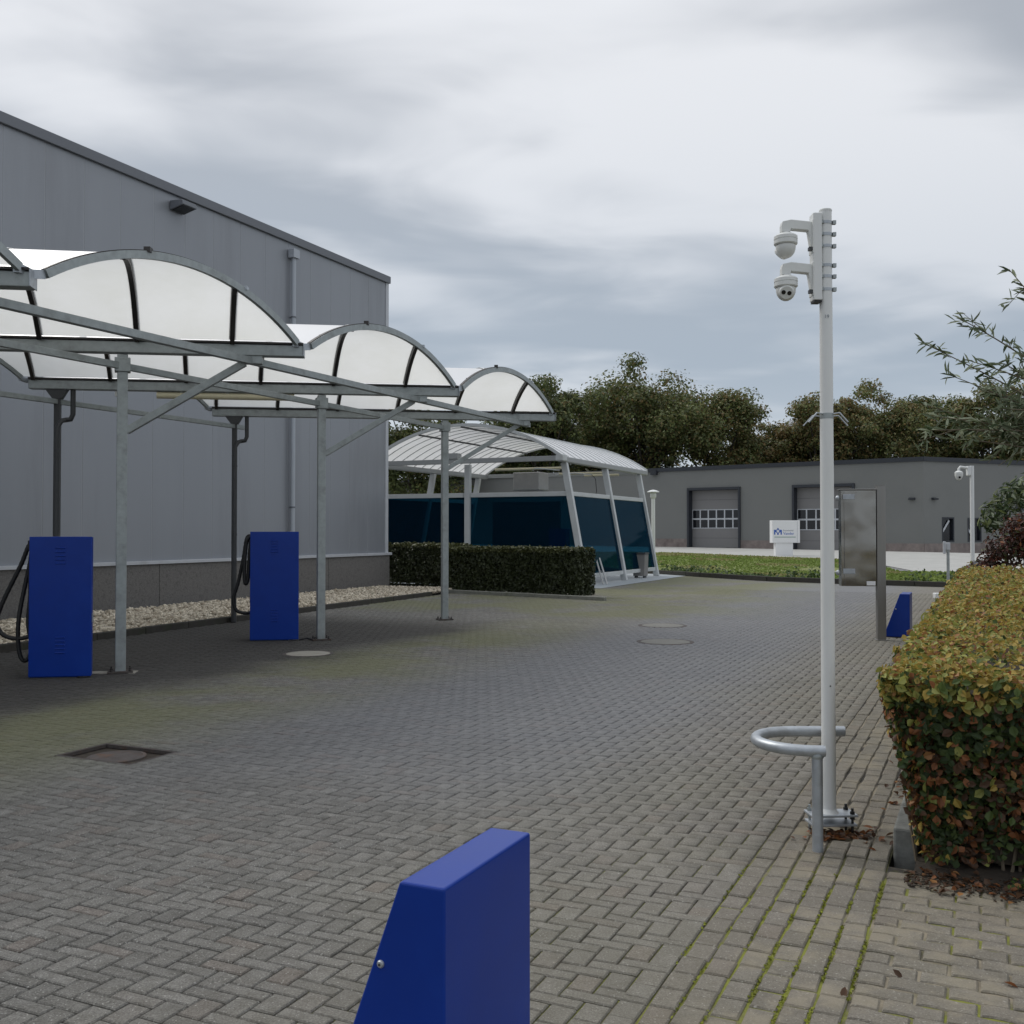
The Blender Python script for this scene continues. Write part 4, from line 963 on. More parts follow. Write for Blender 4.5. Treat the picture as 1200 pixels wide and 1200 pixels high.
# left side (towards the paving)
n = 9500; u = HU0 + (HU1-HU0)*rng.random(n)**1.5; z = HZ*rng.uniform(.05, 1, n)**.8; dpt = rng.exponential(.045, n)
v = HV0 + .19*(1-z/HZ) + lump(u, z)*.7 + dpt; pos = UVW(u, v, z)
mi = np.where(z > .84*HZ, pick(n, [.35, .35, .15, .02, .06, .02, .06]), pick(n, [.08, .08, .16, .22, .2, .22, .04]))
far_ = np.clip((u-HU0)/9, 0, 1); emit(pos, np.tile(np.array([-VX, -VY, .35]), (n, 1)), rng.uniform(.04, .06, n)*(1+.5*far_), rng.uniform(.026, .04, n)*(1+.5*far_), mi, .55)
# top
n = 26000; u = HU0 + (HU1-HU0)*rng.random(n)**1.45; v = rng.uniform(HV0, HV1+.3, n)
z = HZ + lump(u, v) + rng.normal(0, .03, n) - .02 - .04*((u < HU0+.08) | (v < HV0+.08)); pos = UVW(u, v, z)
patch = .5+.5*np.sin(u*2.3+v*4)*np.sin(u*.9-v*3+1)
mi = np.where(rng.random(n) < .35*patch, pick(n, [.42, .1, 0, 0, .2, .05, .3]), pick(n, [.46, .38, .08, .02, .04, .02, .03]))
far_ = np.clip((u-HU0)/9, 0, 1); emit(pos, np.tile(np.array([0, 0, 1.]), (n, 1)), rng.uniform(.024, .05, n)*(1+.5*far_), rng.uniform(.015, .03, n)*(1+.5*far_), mi, .6)
tag(np_mesh('foliage', np.concatenate(allV), np.concatenate(allF), HM, np.concatenate(allM), hedge), kind='stuff')
lmes = [leaf_mesh('leaf', .045, .030, k) for k in HM]; lmes2 = [leaf_mesh('leaf', .058, .040, k) for k in HM]
NU = Vector((-UX, -UY, 0))
for k in range(300):
    vv_ = random.uniform(HV0, .55); zf = random.uniform(.22, 1.0)**.9; tpr = .17*(1-zf)
    p = P(HU0 + tpr - .035 + .8*float(lump(np.array(vv_), np.array(zf*HZ))), vv_ + tpr*max(0, min(1, -vv_/.45)), zf*HZ)
    nrm = (NU + Vector((random.gauss(0, .45), random.gauss(0, .45), .35+random.gauss(0, .4)))).normalized()
    rt = nrm.to_track_quat('Z', 'Y').to_matrix() @ Matrix.Rotation(random.uniform(0, 6.28), 3, 'Z')
    w_ = [.2, .35, .25, .1, .05, .0, .05] if zf > .88 else ([.03, .06, .33, .38, .1, .1, 0] if zf > .62 else [.04, .05, .13, .2, .24, .26, .08])
    i_ = random.choices(range(7), w_)[0]
    instance('leaf', random.choice((lmes, lmes2))[i_], hedge, p, rt.to_euler())

# fallen leaves at the foot of the hedge and the pole
pos = []
for k in range(400):
    if k < 170: p = P(random.gauss(5.10, .1), random.uniform(-.35, 1.4), .016)
    elif k < 280: p = Vector((PX+.03+random.gauss(0, .09), PY-.09+random.gauss(0, .05), .01))
    elif k < 320: p = P(random.uniform(5.4, 9), random.gauss(-.5, .06), .012)
    else: p = P(random.uniform(3.3, 5.1), random.uniform(-.6, 1.2), .008)
    pos.append(p)
pos = pos[:332]
V, F = leaf_arrays(np.array(pos), np.tile(np.array([0, 0, 1.]), (len(pos), 1)), rng.uniform(.03, .055, len(pos)), rng.uniform(.02, .035, len(pos)), .35)
tag(np_mesh('fallen_leaves', V, F, ['lf_brown', 'lf_russet', 'lf_orange'], np.repeat(pick(len(pos), [.6, .28, .12]), 2)), kind='stuff')
# small weed at the foot of the hedge
wp = np.array([P(5.08 + random.gauss(0, .035), .16 + random.gauss(0, .04), .03+abs(random.gauss(0, .02))) for k in range(60)])
V, F = leaf_arrays(wp, np.tile(np.array([0, 0, 1.]), (60, 1)), .022, .016, .6)
tag(np_mesh('weed', V, F, ['cover_plant']), kind='stuff')

# ================================================================== DARK CLIPPED HEDGES
def box_hedge(a, b, depth, h, label, n):
    a = Vector(a); b = Vector(b); d = (b-a).normalized(); nrm = d.cross(Z3); L = (b-a).length      # nrm faces the viewer side
    if nrm.y > 0: nrm = -nrm
    t_ = thing('clipped_hedge', (a+b)/2, label, 'hedge', 'dark clipped hedges before the wash bay')
    c = MB(); c.box((a+b)/2 - nrm*depth/2 + Z3*(h/2+.02), L-.2, depth-.2, h-.16, d, nrm, Z3); c.build('branch_mass', 'yew', t_)
    pos = []; nr = []; mi = []
    for k in range(n):
        f_ = random.random()
        s = random.random()*L
        if f_ < .62:
            z = random.uniform(.05, h); p = a + d*s + Z3*z - nrm*(abs(random.gauss(0, .05)) + .03*math.sin(s*9+z*7)); q = nrm
            if random.random() < .25 and z < .22*h: continue
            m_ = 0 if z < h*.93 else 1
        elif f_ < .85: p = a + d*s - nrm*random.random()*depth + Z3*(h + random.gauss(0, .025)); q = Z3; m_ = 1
        else:
            e = random.random() < .85; p = (b if e else a) + (d if e else -d)*(-abs(random.gauss(0, .05))) - nrm*random.random()*depth + Z3*random.uniform(.05, h); q = d if e else -d; m_ = 0
        pos.append(p); nr.append(q); mi.append(m_)
    V, F = quad_arrays(np.array(pos), np.array(nr), rng.uniform(.05, .1, len(pos)), .7)
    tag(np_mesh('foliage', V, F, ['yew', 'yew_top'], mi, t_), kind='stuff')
box_hedge(P(23.95, -13.1), P(22.98, -9.0), .85, 1.16, 'long dark green clipped hedge on a pale kerb in front of the wash bay', 16000)
box_hedge(P(26.1, -16.4), P(25.4, -13.6), .8, 1.22, 'short stretch of dark hedge between the hall corner and the long hedge', 5000)

# ================================================================== WASH BAY
UW0, UW1 = 28.55, 35.73; VE, VM = -11.5, -14.8; VB = -10.86; ZE = 3.80
VL = 2*VM - VE; VBL = 2*VM - VB
wash = thing('wash_bay', P(32, VM, 0), 'car wash bay with a white barrel roof, leaning posts and dark blue glass walls', 'building')
wf = MB(); wf.add([P(27.2, -19.5, .006), P(27.2, -9.9, .006), P(37.4, -9.9, .006), P(37.4, -19.5, .006)], [(0, 1, 2, 3)]); tag(wf.build('wash_floor', 'wash_floor'), kind='structure')
def post(u, side):
    vb, vt = (VB, VB-.68) if side > 0 else (VBL, VBL+.68)
    q = MB(); a = P(u, vb, 0); b = P(u, vt, ZE-.12); q.bar(a, b, .19, .15, U3); return q.build('post', 'wash_post', wash, bevel=.012)
US = [UW0, (UW0+UW1)/2, UW1]
for u in US: post(u, 1); post(u, -1)
q = MB(); q.bar(P(UW0, VM, 0), P(UW0, VM, ZE-.1), .19, .15, U3); q.build('post', 'wash_post', wash, bevel=.012)
UA, UB = UW0-.45, UW1+.75
for v in (VE, VL):
    q = MB(); q.ubox(UA, UB, v-.09, v+.09, ZE-.12, ZE+.05); q.build('eave_beam', 'wash_beam', wash, bevel=.03, seg=3)
for u in (UA+.06, UB-.06):
    q = MB(); q.ubox(u-.06, u+.06, VL+.09, VE-.09, ZE-.09, ZE+.06); q.build('tie_beam', 'wash_beam', wash, bevel=.01)
q = MB(); q.ubox(UA-.03, UA+.3, VE-.14, VE+.12, ZE-.1, ZE+.1); q.build('beam_end', 'wash_post', wash, bevel=.03)
q = MB(); q.ubox(UA-.03, UA+.25, VM-.5, VM-.12, ZE+.06, ZE+.24); q.build('junction_box', 'wash_beam', wash, bevel=.01)
RW = 1.06; hs = (VE-VL)/2 + .05
def wz(s):  # s in -1..1 across
    Rr = (hs*hs + RW*RW)/(2*RW); return ZE + .05 + math.sqrt(Rr*Rr - (s*hs)**2) - (Rr-RW)
NS = 15; du = (UB-UA)/NS; NA = 24
for k in range(NS):
    q = MB()
    for j in range(NA+1):
        s = -1 + 2*j/NA; v = VM + s*hs; z = wz(s)
        q.v += [tuple(P(UA+k*du+.012, v, z)), tuple(P(UA+(k+1)*du-.012, v, z))]
    for j in range(NA): q.f.append((2*j, 2*j+1, 2*j+3, 2*j+2)); q.m.append(0)
    q.build('roof_sheet', 'wash_sheet', wash, True)
for k in range(NS+1):
    q = MB(); u = UA + k*du
    for j in range(NA):
        s0, s1 = -1+2*j/NA, -1+2*(j+1)/NA
        q.bar(P(u, VM+s0*hs, wz(s0)), P(u, VM+s1*hs, wz(s1)), .032 if 0 < k < NS else .07, .035 if 0 < k < NS else .09)
    q.build('roof_rib', 'wash_post', wash)
for s in (-.45, 0, .45):
    q = MB(); q.ubox(UA, UB, VM+s*hs-.025, VM+s*hs+.025, wz(s)-.085, wz(s)-.035); q.build('purlin', 'darkpipe', wash)
# glass walls: lean with the posts on the sides, upright across the front
def wall_pt(u, side, z):
    f_ = z/(ZE-.12); vb, vt = (VB, VB-.68) if side > 0 else (VBL, VBL+.68); return P(u, vb+(vt-vb)*f_, z)
ZR = 2.74
for side in (1, -1):
    for u0, u1 in zip(US, US[1:]):
        for z0, h, nm in ((ZR, .13, 'rail'), (.26, .12, 'rail')):
            q = MB(); q.bar(wall_pt(u0+.1, side, z0), wall_pt(u1-.1, side, z0), .09, h); q.build(nm, 'wash_post', wash, bevel=.01)
        q = MB(); a, b, c, d = wall_pt(u0+.09, side, .33), wall_pt(u1-.09, side, .33), wall_pt(u1-.09, side, ZR-.07), wall_pt(u0+.09, side, ZR-.07)
        q.prism([a, b, c, d], V3*.012); q.build('glass_pane', 'blue_glass', wash)
for uend in (UW0, UW1):
    for v0, v1 in ((VM+.1, VB-.42), (VBL+.42, VM-.1)):
        if uend == UW1: continue
        q = MB(); q.bar(P(uend, v0, ZR), P(uend, v1-.05, ZR), .09, .14); q.build('rail', 'wash_post', wash, bevel=.01)
        q = MB(); q.bar(P(uend, v0, .2), P(uend, v1+.15, .2), .09, .12); q.build('rail', 'wash_post', wash, bevel=.01)
        q = MB()
        if v0 > VM: q.prism([P(uend, v0, .26), P(uend, v1+.28, .26), P(uend, v1-.15, ZR-.07), P(uend, v0, ZR-.07)], U3*.012)
        else: q.prism([P(uend, v0-.28, .26), P(uend, v1, .26), P(uend, v1, ZR-.07), P(uend, v0+.15, ZR-.07)], U3*.012)
        q.build('glass_pane', 'blue_glass', wash)
# dark back wall and machine room inside
q = MB(); q.ubox(UW1-.1, UW1+.05, VM-2.6, VM+.2, .02, ZR); q.build('machine_room', 'garage_dark', wash)
q = MB(); q.ubox(32.0, 32.4, -13.5, -12.9, .9, 1.7); q.build('control_panel', 'blue', wash, bevel=.01)
q = MB(); q.ubox(30.6, 31.4, -14.2, -13.25, 2.95, 3.55); q.build('ceiling_machine', 'machine', wash, bevel=.03)
for u, v0, v1 in ((30.1, -14.6, -12.2), (33.2, -13.6, -12.0), (34.6, -13.2, -11.9)):
    q = MB(); q.tube([P(u, v0, 3.62), P(u, v1, 3.62)], .045, 10); q.build('tube_light', 'tube_lamp', wash, True)
for u, v, a in ((30.0, -13.0, 20), (32.9, -12.9, 30)):
    q = MB(); pv = P(u, v, 3.62); dv = V3*math.cos(R(a)) - U3*math.sin(R(a))
    q.tube([pv - dv*1.1, pv, pv + dv*.9 - Z3*.1], .02, 8); bo_ = q.build('spray_boom', 'wash_post', wash, True)
    q = MB(); e_ = pv + dv*.9 - Z3*.1; q.tube([e_, e_ + dv*.2 - Z3*.15, e_ + dv*.25 - Z3*.55, e_ + dv*.1 - Z3*1.1], .012, 6); q.build('hose', 'black', bo_, True)
# wash bay bits standing outside the glass
b_ = thing('waste_bin', P(34.05, -10.95, 0), 'small grey waste bin against the glass of the wash bay', 'bin')
q = MB(); q.prism([P(33.85, -11.13, .07), P(33.85, -10.73, .07), P(33.85, -10.70, .82), P(33.85, -11.16, .82)], U3*.42); q.build('body', 'bin', b_, bevel=.02)
q = MB(); q.ubox(33.83, 34.29, -11.18, -10.68, .82, .87); q.build('lid', 'darkpipe', b_, bevel=.015)
for v in (-11.08, -10.78):
    q = MB(); q.ubox(33.95, 34.17, v-.03, v+.03, 0, .07); q.build('foot', 'darkpipe', b_)
fs = thing('folding_frame', P(29.6, -10.55, 0), 'slanting pale metal frame leaning at the wash bay entrance behind the long hedge', 'frame')
for v in (-10.62, -10.5):
    q = MB(); q.bar(P(29.9, v-.42, .78), P(29.3, v+.05, 0), .045, .035); q.build('leg', 'wash_beam', fs)
q = MB(); q.bar(P(29.6, -10.80, .39), P(29.6, -10.68, .39), .03, .03); q.build('crossbar', 'wash_beam', fs)
# white lamp post seen behind the wash bay
lp = thing('lamp_post', (6.9, 50, 0), 'white capped lamp post just right of the wash bay', 'lamp post')
q = MB(); q.tube([(6.9, 50, 0), (6.9, 50, 3.2)], .09, 14); q.build('shaft', 'white_paint', lp, True)
q = MB(); q.lathe(Vector((6.9, 50, 3.2)), [(.09, 0), (.15, .1), (.15, .26), (.12, .3), (.12, .34), (.02, .34)], 20); q.build('lantern', 'offwhite', lp, True)
q = MB(); q.lathe(Vector((6.9, 50, 3.52)), [(.30, 0), (.30, .03), (.15, .1), (.001, .13)], 24); q.build('cap', 'white_paint', lp, True)

# ================================================================== GARAGE BUILDING
GC = Vector((27.61, 68.63, 0)); GL = Vector((-.788, .616, 0)); GR = Vector((.906, .423, 0)); ZT = 6.63
GN = Vector((-.616, -.788, 0)); GNR = Vector((.423, -.906, 0))
gar = thing('garage_building', GC, 'long low grey workshop with dark parapet, two garage doors and a stone plinth', 'building')
def gp(t, z, o=0.0): return GC + GL*t + GN*o + Z3*z
def gq(t, z, o=0.0): return GC + GR*t + GNR*o + Z3*z
LG = 66; LR = 26
doors = [(13.27, 17.71), (4.65, 9.19)]; ZD = 4.98
def wallseg(t0, t1, z0, z1, th=.5, nm='wall', mat='garage_clad', o=0.0, f=gp, nv=GN, par=gar):
    q = MB(); q.prism([f(t0, z0, o), f(t1, z0, o), f(t1, z1, o), f(t0, z1, o)], -nv*th); return q.build(nm, mat, par)
wallseg(0, 4.65, .8, ZT-.3); wallseg(9.19, 13.27, .95, ZT-.3); wallseg(17.71, LG, 1.05, ZT-.3)
for t0, t1 in doors: wallseg(t0, t1, ZD, ZT-.3)
for t0, t1, z in ((0, 4.65, .8), (9.19, 13.27, .95), (17.71, LG, 1.05)): wallseg(t0, t1, -.2, z, .44, 'plinth', 'brick_far', .04)
wallseg(-.05, LG, ZT-.3, ZT, .6, 'parapet', 'garage_dark', .1)
wallseg(-.0, LG, 0, ZT-.4, 12, 'back_mass', 'garage_dark', -1.2)
q = MB(); q.box(gp(20.6, ZT-.36, .18), .5, .3, .34, GL, GN, Z3); q.build('gutter_outlet', 'garage_dark', gar)
# right wing wall
WINS = [(1.66, 2.79, .9, 2.58), (4.07, 5.4, .9, 2.55), (8.86, 12.5, 3.1, 5.03)]
def rw(t0, t1, z0, z1, **k): return wallseg(t0, t1, z0, z1, f=gq, nv=GNR, **k)
rw(-.0, 1.66, .8, ZT-.3); rw(2.79, 4.07, .8, ZT-.3); rw(5.4, 8.86, .8, ZT-.3); rw(12.5, LR, .8, ZT-.3)
for t0, t1, z0, z1 in WINS:
    rw(t0, t1, .8, z0); rw(t0, t1, z1, ZT-.3)
    wo = rw(t0+.08, t1-.08, z0+.08, z1-.08, th=.05, nm='window', mat='window_dark', o=-.15)
    fr_ = MB()
    for (a, b, c, d) in ((t0, t1, z0, z0+.09), (t0, t1, z1-.09, z1), (t0, t0+.09, z0+.09, z1-.09), (t1-.09, t1, z0+.09, z1-.09)):
        fr_.prism([gq(a, c, .02), gq(b, c, .02), gq(b, d, .02), gq(a, d, .02)], -GNR*.2)
    fr_.build('frame', 'garage_dark', wo)
for (t0, z0, t1, z1) in ((1.72, 1.5, 2.4, 2.35), (4.1, 1.9, 4.75, 1.1)):
    q = MB(); q.bar(gq(t0, z0, -.08), gq(t1, z1, -.08), .03, .13); q.build('window_reflection', 'trim', gar)  # pale diagonal strips modelled in place of reflections in the glass
rw(-.0, LR, -.2, .8, th=.44, nm='plinth', mat='brick_far', o=.04); rw(-.05, LR, ZT-.3, ZT, th=.6, nm='parapet', mat='garage_dark', o=.1)
rw(.6, LR, 0, ZT-.4, th=12, nm='back_mass', mat='garage_dark', o=-1.2)
for t0, t1 in doors:
    zb = .012*(t0+t1)
    fr_ = MB()
    for a, b, c, d in ((t0, t0+.16, zb, ZD), (t1-.16, t1, zb, ZD), (t0+.16, t1-.16, ZD-.2, ZD)):
        fr_.prism([gp(a, c, .16), gp(b, c, .16), gp(b, d, .16), gp(a, d, .16)], -GN*.75)
    fo = fr_.build('door_frame', 'garage_dark', gar, bevel=.01)
    dz = (ZD-.2-zb)/6
    for k in range(6):
        z0, z1 = zb + k*dz + .008, zb + (k+1)*dz - .008
        if k in (2, 3): continue
        wallseg(t0+.16, t1-.16, z0, z1, .05, 'door_panel', 'garage_door', -.45)
    z0, z1 = zb + 2*dz, zb + 4*dz; gw = (t1-t0-.32)/6
    for r in range(3):
        z = z0 + (z1-z0)*r/2; wallseg(t0+.16, t1-.16, z-.06 + (.06 if r == 0 else 0), z+.06 - (.06 if r == 2 else 0), .06, 'glazing_bar', 'trim', -.43)
    for k in range(7):
        t_ = t0+.16+gw*k; wallseg(max(t_-.05, t0+.165), min(t_+.05, t1-.165), z0+.061, z1-.061, .055, 'glazing_bar', 'trim', -.433)
    for r in range(2):
        for k in range(6):
            za = z0 + (z1-z0)*r/2 + .06; zb2 = z0 + (z1-z0)*(r+1)/2 - .06
            wallseg(t0+.16+gw*k+.05, t0+.16+gw*(k+1)-.05, za, zb2, .03, 'window_pane', 'window_dark', -.455)
for f, nv, t in ((gp, GN, .75), (gq, GNR, .9)):
    q = MB(); q.prism([f(t-.2, 3.74, 0), f(t-.2, 3.74, .24), f(t-.2, 3.84, .27), f(t-.2, 3.9, 0)], (GL if f is gp else GR)*.4); q.build('wall_lamp', 'garage_dark', gar, bevel=.01)
# concrete yard
y_ = MB(); far_l = gp(LG, .012*2*LG, -.3)
y_.add([(15.5, 37, .0), (60, 30, .0), (60, 84, .0), GC + Vector((.5, 1, .0)), gp(22, .42, -.6), gp(LG, .6, -.6), (-2, 60, .33), (8.9, 58.5, .31), (15.1, 55.5, .11), (18.6, 54.5, .03)], [tuple(range(10))])
tag(y_.build('concrete_yard', 'concrete'), kind='structure')

# ---- grass verge
vg = MB(); ring = [(5.2, 39.45, .05), (6.7, 36.25, .05), (8.28, 33.2, .05), (10.4, 31.25, .05), (12.56, 29.63, .05), (15.5, 27.65, .05), (20, 27, .05), (19, 38.4, .06), (14.9, 39.2, .06), (18.5, 56, .07), (15.2, 57, .16), (9.0, 60, .36), (3, 62, .40), (0, 55, .3)]
vg.add(ring, [tuple(range(len(ring)))]); tag(vg.build('verge', 'turf'), kind='structure')
sp_ = MB(); pts = []
for k in range(20):
    a = 2*math.pi*k/20; r = 1+.15*math.sin(3*a+1)+.1*math.sin(5*a)
    pts.append((12.9+1.5*r*math.cos(a), 40.0+2.3*r*math.sin(a), .075))
sp_.add(pts, [tuple(range(20))]); tag(sp_.build('sand_patch', 'cover'), kind='structure')
def in_ring(x, y):
    c = False; n = len(ring)
    for i in range(n):
        x0, y0 = ring[i][0], ring[i][1]; x1, y1 = ring[i-1][0], ring[i-1][1]
        if (y0 > y) != (y1 > y) and x < (x1-x0)*(y-y0)/(y1-y0)+x0: c = not c
    return c
pos = []; mi = []
while len(pos) < 24000:
    y = 27 + 35*random.random()**1.3; x = random.uniform(2, 20)
    if not in_ring(x, y): continue
    dd = ((x-12.9)/1.5)**2 + ((y-40)/2.3)**2
    if dd < 1.0: continue
    pos.append((x, y, .08 + max(0, (.36 if x < 9 else .36-.2*(x-9)/6.2 if x < 15.2 else .16-.09*(x-15.2)/3.3)-.06)*max(0, min(1, (y-40)/18)))); mi.append(1 if (math.sin(x*1.3+y*.4)+math.sin(y*.9-x*.6) > .9 and random.random() < .8) or y > 54 and random.random() < .6 else 0)
pos = np.array(pos); V, F = quad_arrays(pos, np.tile(np.array([.1, -.6, .5]), (len(pos), 1)), rng.uniform(.06, .15, len(pos)), .6)
tag(np_mesh('grass', V, F, ['grass', 'grass_dry'], mi), kind='stuff')
# low dark ground cover along the verge kerb
pos = []
edge = [Vector(p) for p in [(5.2, 39.7, 0), (6.9, 36.5, 0), (8.5, 33.5, 0), (10.6, 31.6, 0), (12.76, 30.0, 0), (15.7, 28, 0)]]
for a, b in zip(edge, edge[1:]):
    L = (b-a).length; n_in = Vector((-(b-a).y, (b-a).x, 0)).normalized()
    n_in = n_in if n_in.y > 0 else -n_in
    for c in range(int(L*3.2)):
        s = random.random(); w_ = random.random()**1.3*.75; hgt = random.uniform(.08, .34)*(1.25 if math.sin((a.lerp(b, s)).x*2.1) > -.2 else .5)
        cpt = a.lerp(b, s) + n_in*w_
        for k in range(26): pos.append(cpt + Vector((random.gauss(0, .16), random.gauss(0, .16), .06 + hgt*random.random())))
pos = np.array(pos); V, F = quad_arrays(pos, np.tile(np.array([0, -.4, .9]), (len(pos), 1)), rng.uniform(.06, .13, len(pos)), .7)
tag(np_mesh('ground_cover', V, F, ['cover_plant', 'lf_dkgreen'], pick(len(pos), [.7, .3])), kind='stuff')

# ---- sign
SG = Vector((16.5, 62.3, .12)); sg = thing('name_sign', SG, 'white box sign with blue crown logo on a white pedestal on the grass', 'sign')
sa = Vector((.985, .17, 0)); sn = Vector((.17, -.985, 0))
q = MB(); q.box(SG + Z3*.4, 1.12, .3, .85, sa, sn, Z3); q.build('pedestal', 'white_sign', sg, bevel=.01)
q = MB(); q.box(SG + sa*.1 + Z3*1.48, 1.78, .42, 1.36, sa, sn, Z3); bo_ = q.build('sign_box', 'white_sign', sg, bevel=.02)
srot = (R(90), 0, math.atan2(.17, .985))
F0 = SG + sa*.02 + sn*.2135
def sp2(x, z): return F0 + sa*x + Z3*z
lg = MB(); cx0, cz0 = -.46, 1.42
for pts in ([(-.25, -.12), (-.25, .17), (-.14, .17), (-.04, .0), (-.12, -.0), (-.17, .06), (-.17, -.12)], [(.25, -.12), (.25, .17), (.14, .17), (.04, 0.0), (.12, 0.0), (.17, .06), (.17, -.12)],
            [(-.13, .12), (0, .30), (.13, .12), (.07, .12), (0, .2), (-.07, .12)], [(-.05, -.13), (-.05, -.03), (0, .03), (.05, -.03), (.05, -.13)]):
    lg.prism([sp2(cx0+x, cz0+z) for x, z in pts], sn*.004)
lg.build('logo', 'sign_blue', bo_)
text('lettering', 'Bouwbedrijf', .135, sp2(-.12, 1.51), srot, 'sign_grey', bo_, .002)
text('lettering', 'Vander', .24, sp2(-.12, 1.29), srot, 'sign_blue', bo_, .002)
q = MB(); q.box(sp2(0, 1.15) , 1.36, .006, .035, sa, sn, Z3); q.build('underline', 'sign_green', bo_)
q = MB(); q.box(sp2(.79, 1.48), .012, .006, 1.3, sa, sn, Z3); q.build('panel_joint', 'sign_grey', bo_)

# ---- small things beyond the hedge
c2 = thing('camera_pole', (12.72, 28.3, 0), 'short white camera pole in front of the workshop windows', 'pole')
B2 = Vector((12.72, 28.3, 0)); q = MB(); q.tube([B2, B2 + Z3*3.42], .055, 16); q.build('shaft', 'white_paint', c2, True)
q = MB(); q.box(B2 + Vector((-.09, 0, 3.28)), .09, .14, .26); q.build('mounting_plate', 'white_paint', c2, bevel=.01)
c3 = thing('security_camera', B2 + Vector((-.15, 0, 3.3)), 'white dome camera on the short pole before the workshop', 'security camera')
q = MB(); q.tube([B2 + Vector((-.12, 0, 3.36)), B2 + Vector((-.32, 0, 3.39)), B2 + Vector((-.36, 0, 3.34)), B2 + Vector((-.36, 0, 3.26))], .035, 10); q.build('bracket', 'offwhite', c3, True)
q = MB(); q.lathe(B2 + Vector((-.36, 0, 3.02)), [(.001, 0), (.06, .02), (.09, .08), (.11, .14), (.11, .22), (.06, .26), (.001, .27)], 20); q.build('housing', 'offwhite', c3, True)
q = MB(); q.lathe(B2 + Vector((-.38, -.085, 3.1)), [(.03, 0), (.03, .02), (.001, .02)], 12, (0, -1, -.2)); q.build('lens', 'blackgloss', c3)
sp3 = thing('button_post', (12.0, 28.2, 0), 'thin grey post with a small box on top at the end of the verge kerb', 'post')
q = MB(); q.tube([(12.0, 28.2, 0), (12.0, 28.2, 1.14)], .04, 12); q.build('shaft', 'galv', sp3, True)
q = MB(); q.box((12.0, 28.2, 1.20), .09, .12, .2); q.box((11.9, 28.2, 1.16), .07, .05, .34); q.build('reader_box', 'trim', sp3, bevel=.01)
wb = thing('light_box', (9.55, 23.0, 0), 'small white box light just above the hedge edge', 'light')
q = MB(); q.tube([(9.55, 23.0, 0), (9.55, 23.0, .1)], .05, 10); q.build('stem', 'white_paint', wb, True)
q = MB(); q.box((9.55, 23.0, .16), .17, .17, .13); q.build('head', 'white_paint', wb, bevel=.02)
db = thing('letter_box', (10.8, 24.1, 0), 'dark box with a sloping lid half hidden behind the hedge end', 'box')
q = MB(); q.prism([(10.6, 24, 0), (11.0, 24, 0), (11.0, 24, .84), (10.6, 24, .66)], (0, .3, 0)); q.build('body', 'dark_metal', db, bevel=.02)
q = MB(); q.prism([(10.55, 23.96, .642), (11.05, 23.96, .862), (11.05, 23.96, .91), (10.55, 23.96, .70)], (0, .38, 0)); q.build('lid', 'garage_dark', db, bevel=.01)

# ================================================================== SHRUBS
def shrub(name, base, blobs, label, cat, mats, probs, L, Wd, nl, stem='twig'):
    t_ = thing(name, base, label, cat); base = Vector(base)
    q = MB()
    for (c, r) in blobs:
        c = Vector(c); mid = base.lerp(c, .5) + Vector((random.gauss(0, .1), random.gauss(0, .1), .05)); q.tube([base + Vector((random.gauss(0, .08), random.gauss(0, .08), 0)), mid, c], [.03, .02, .008], 6)
    q.build('stem', stem, t_)
    pos = []; nr = []
    tot = sum(r**2 for _, r in blobs)
    for c, r in blobs:
        n = int(nl*r*r/tot); d = unit(rng.normal(0, 1, (n, 3))); rad = r*rng.uniform(.35, 1.05, n)[:, None]
        pos.append(np.array(c) + d*rad*np.array([1, 1, .8])); nr.append(d + np.array([0, -.2, .4]))
    pos = np.concatenate(pos); nr = np.concatenate(nr)
    V, F = leaf_arrays(pos, nr, rng.uniform(L*.7, L*1.2, len(pos)), rng.uniform(Wd*.7, Wd*1.2, len(pos)), .6)
    tag(np_mesh('foliage', V, F, mats, np.repeat(pick(len(pos), probs), 2), t_), kind='stuff'); return t_
shrub('red_shrub', (9.9, 19.5, 0), [((9.3, 19.2, 1.3), .45), ((9.75, 19.3, 1.5), .5), ((9.1, 19.4, 1.0), .35), ((10.2, 19.6, 1.5), .6), ((9.5, 19.0, 1.65), .4), ((9.9, 19.1, 1.1), .5)],
      'dark red shrub at the far end of the beech hedge', 'shrub', ['red_leaf', 'red_dark', 'lf_russet', 'yew_top'], [.42, .4, .08, .1], .10, .045, 4200)
shrub('evergreen_shrub', (10.6, 20.8, 0), [((9.6, 20.2, 2.0), .34), ((9.95, 20.2, 2.3), .4), ((10.4, 20.3, 2.4), .5), ((9.35, 20.0, 1.75), .24)],
      'dark evergreen shrub with long leaves behind the red shrub', 'shrub', ['lf_dkgreen', 'willow', 'tree_a', 'willow_pale'], [.5, .2, .22, .08], .20, .05, 800)

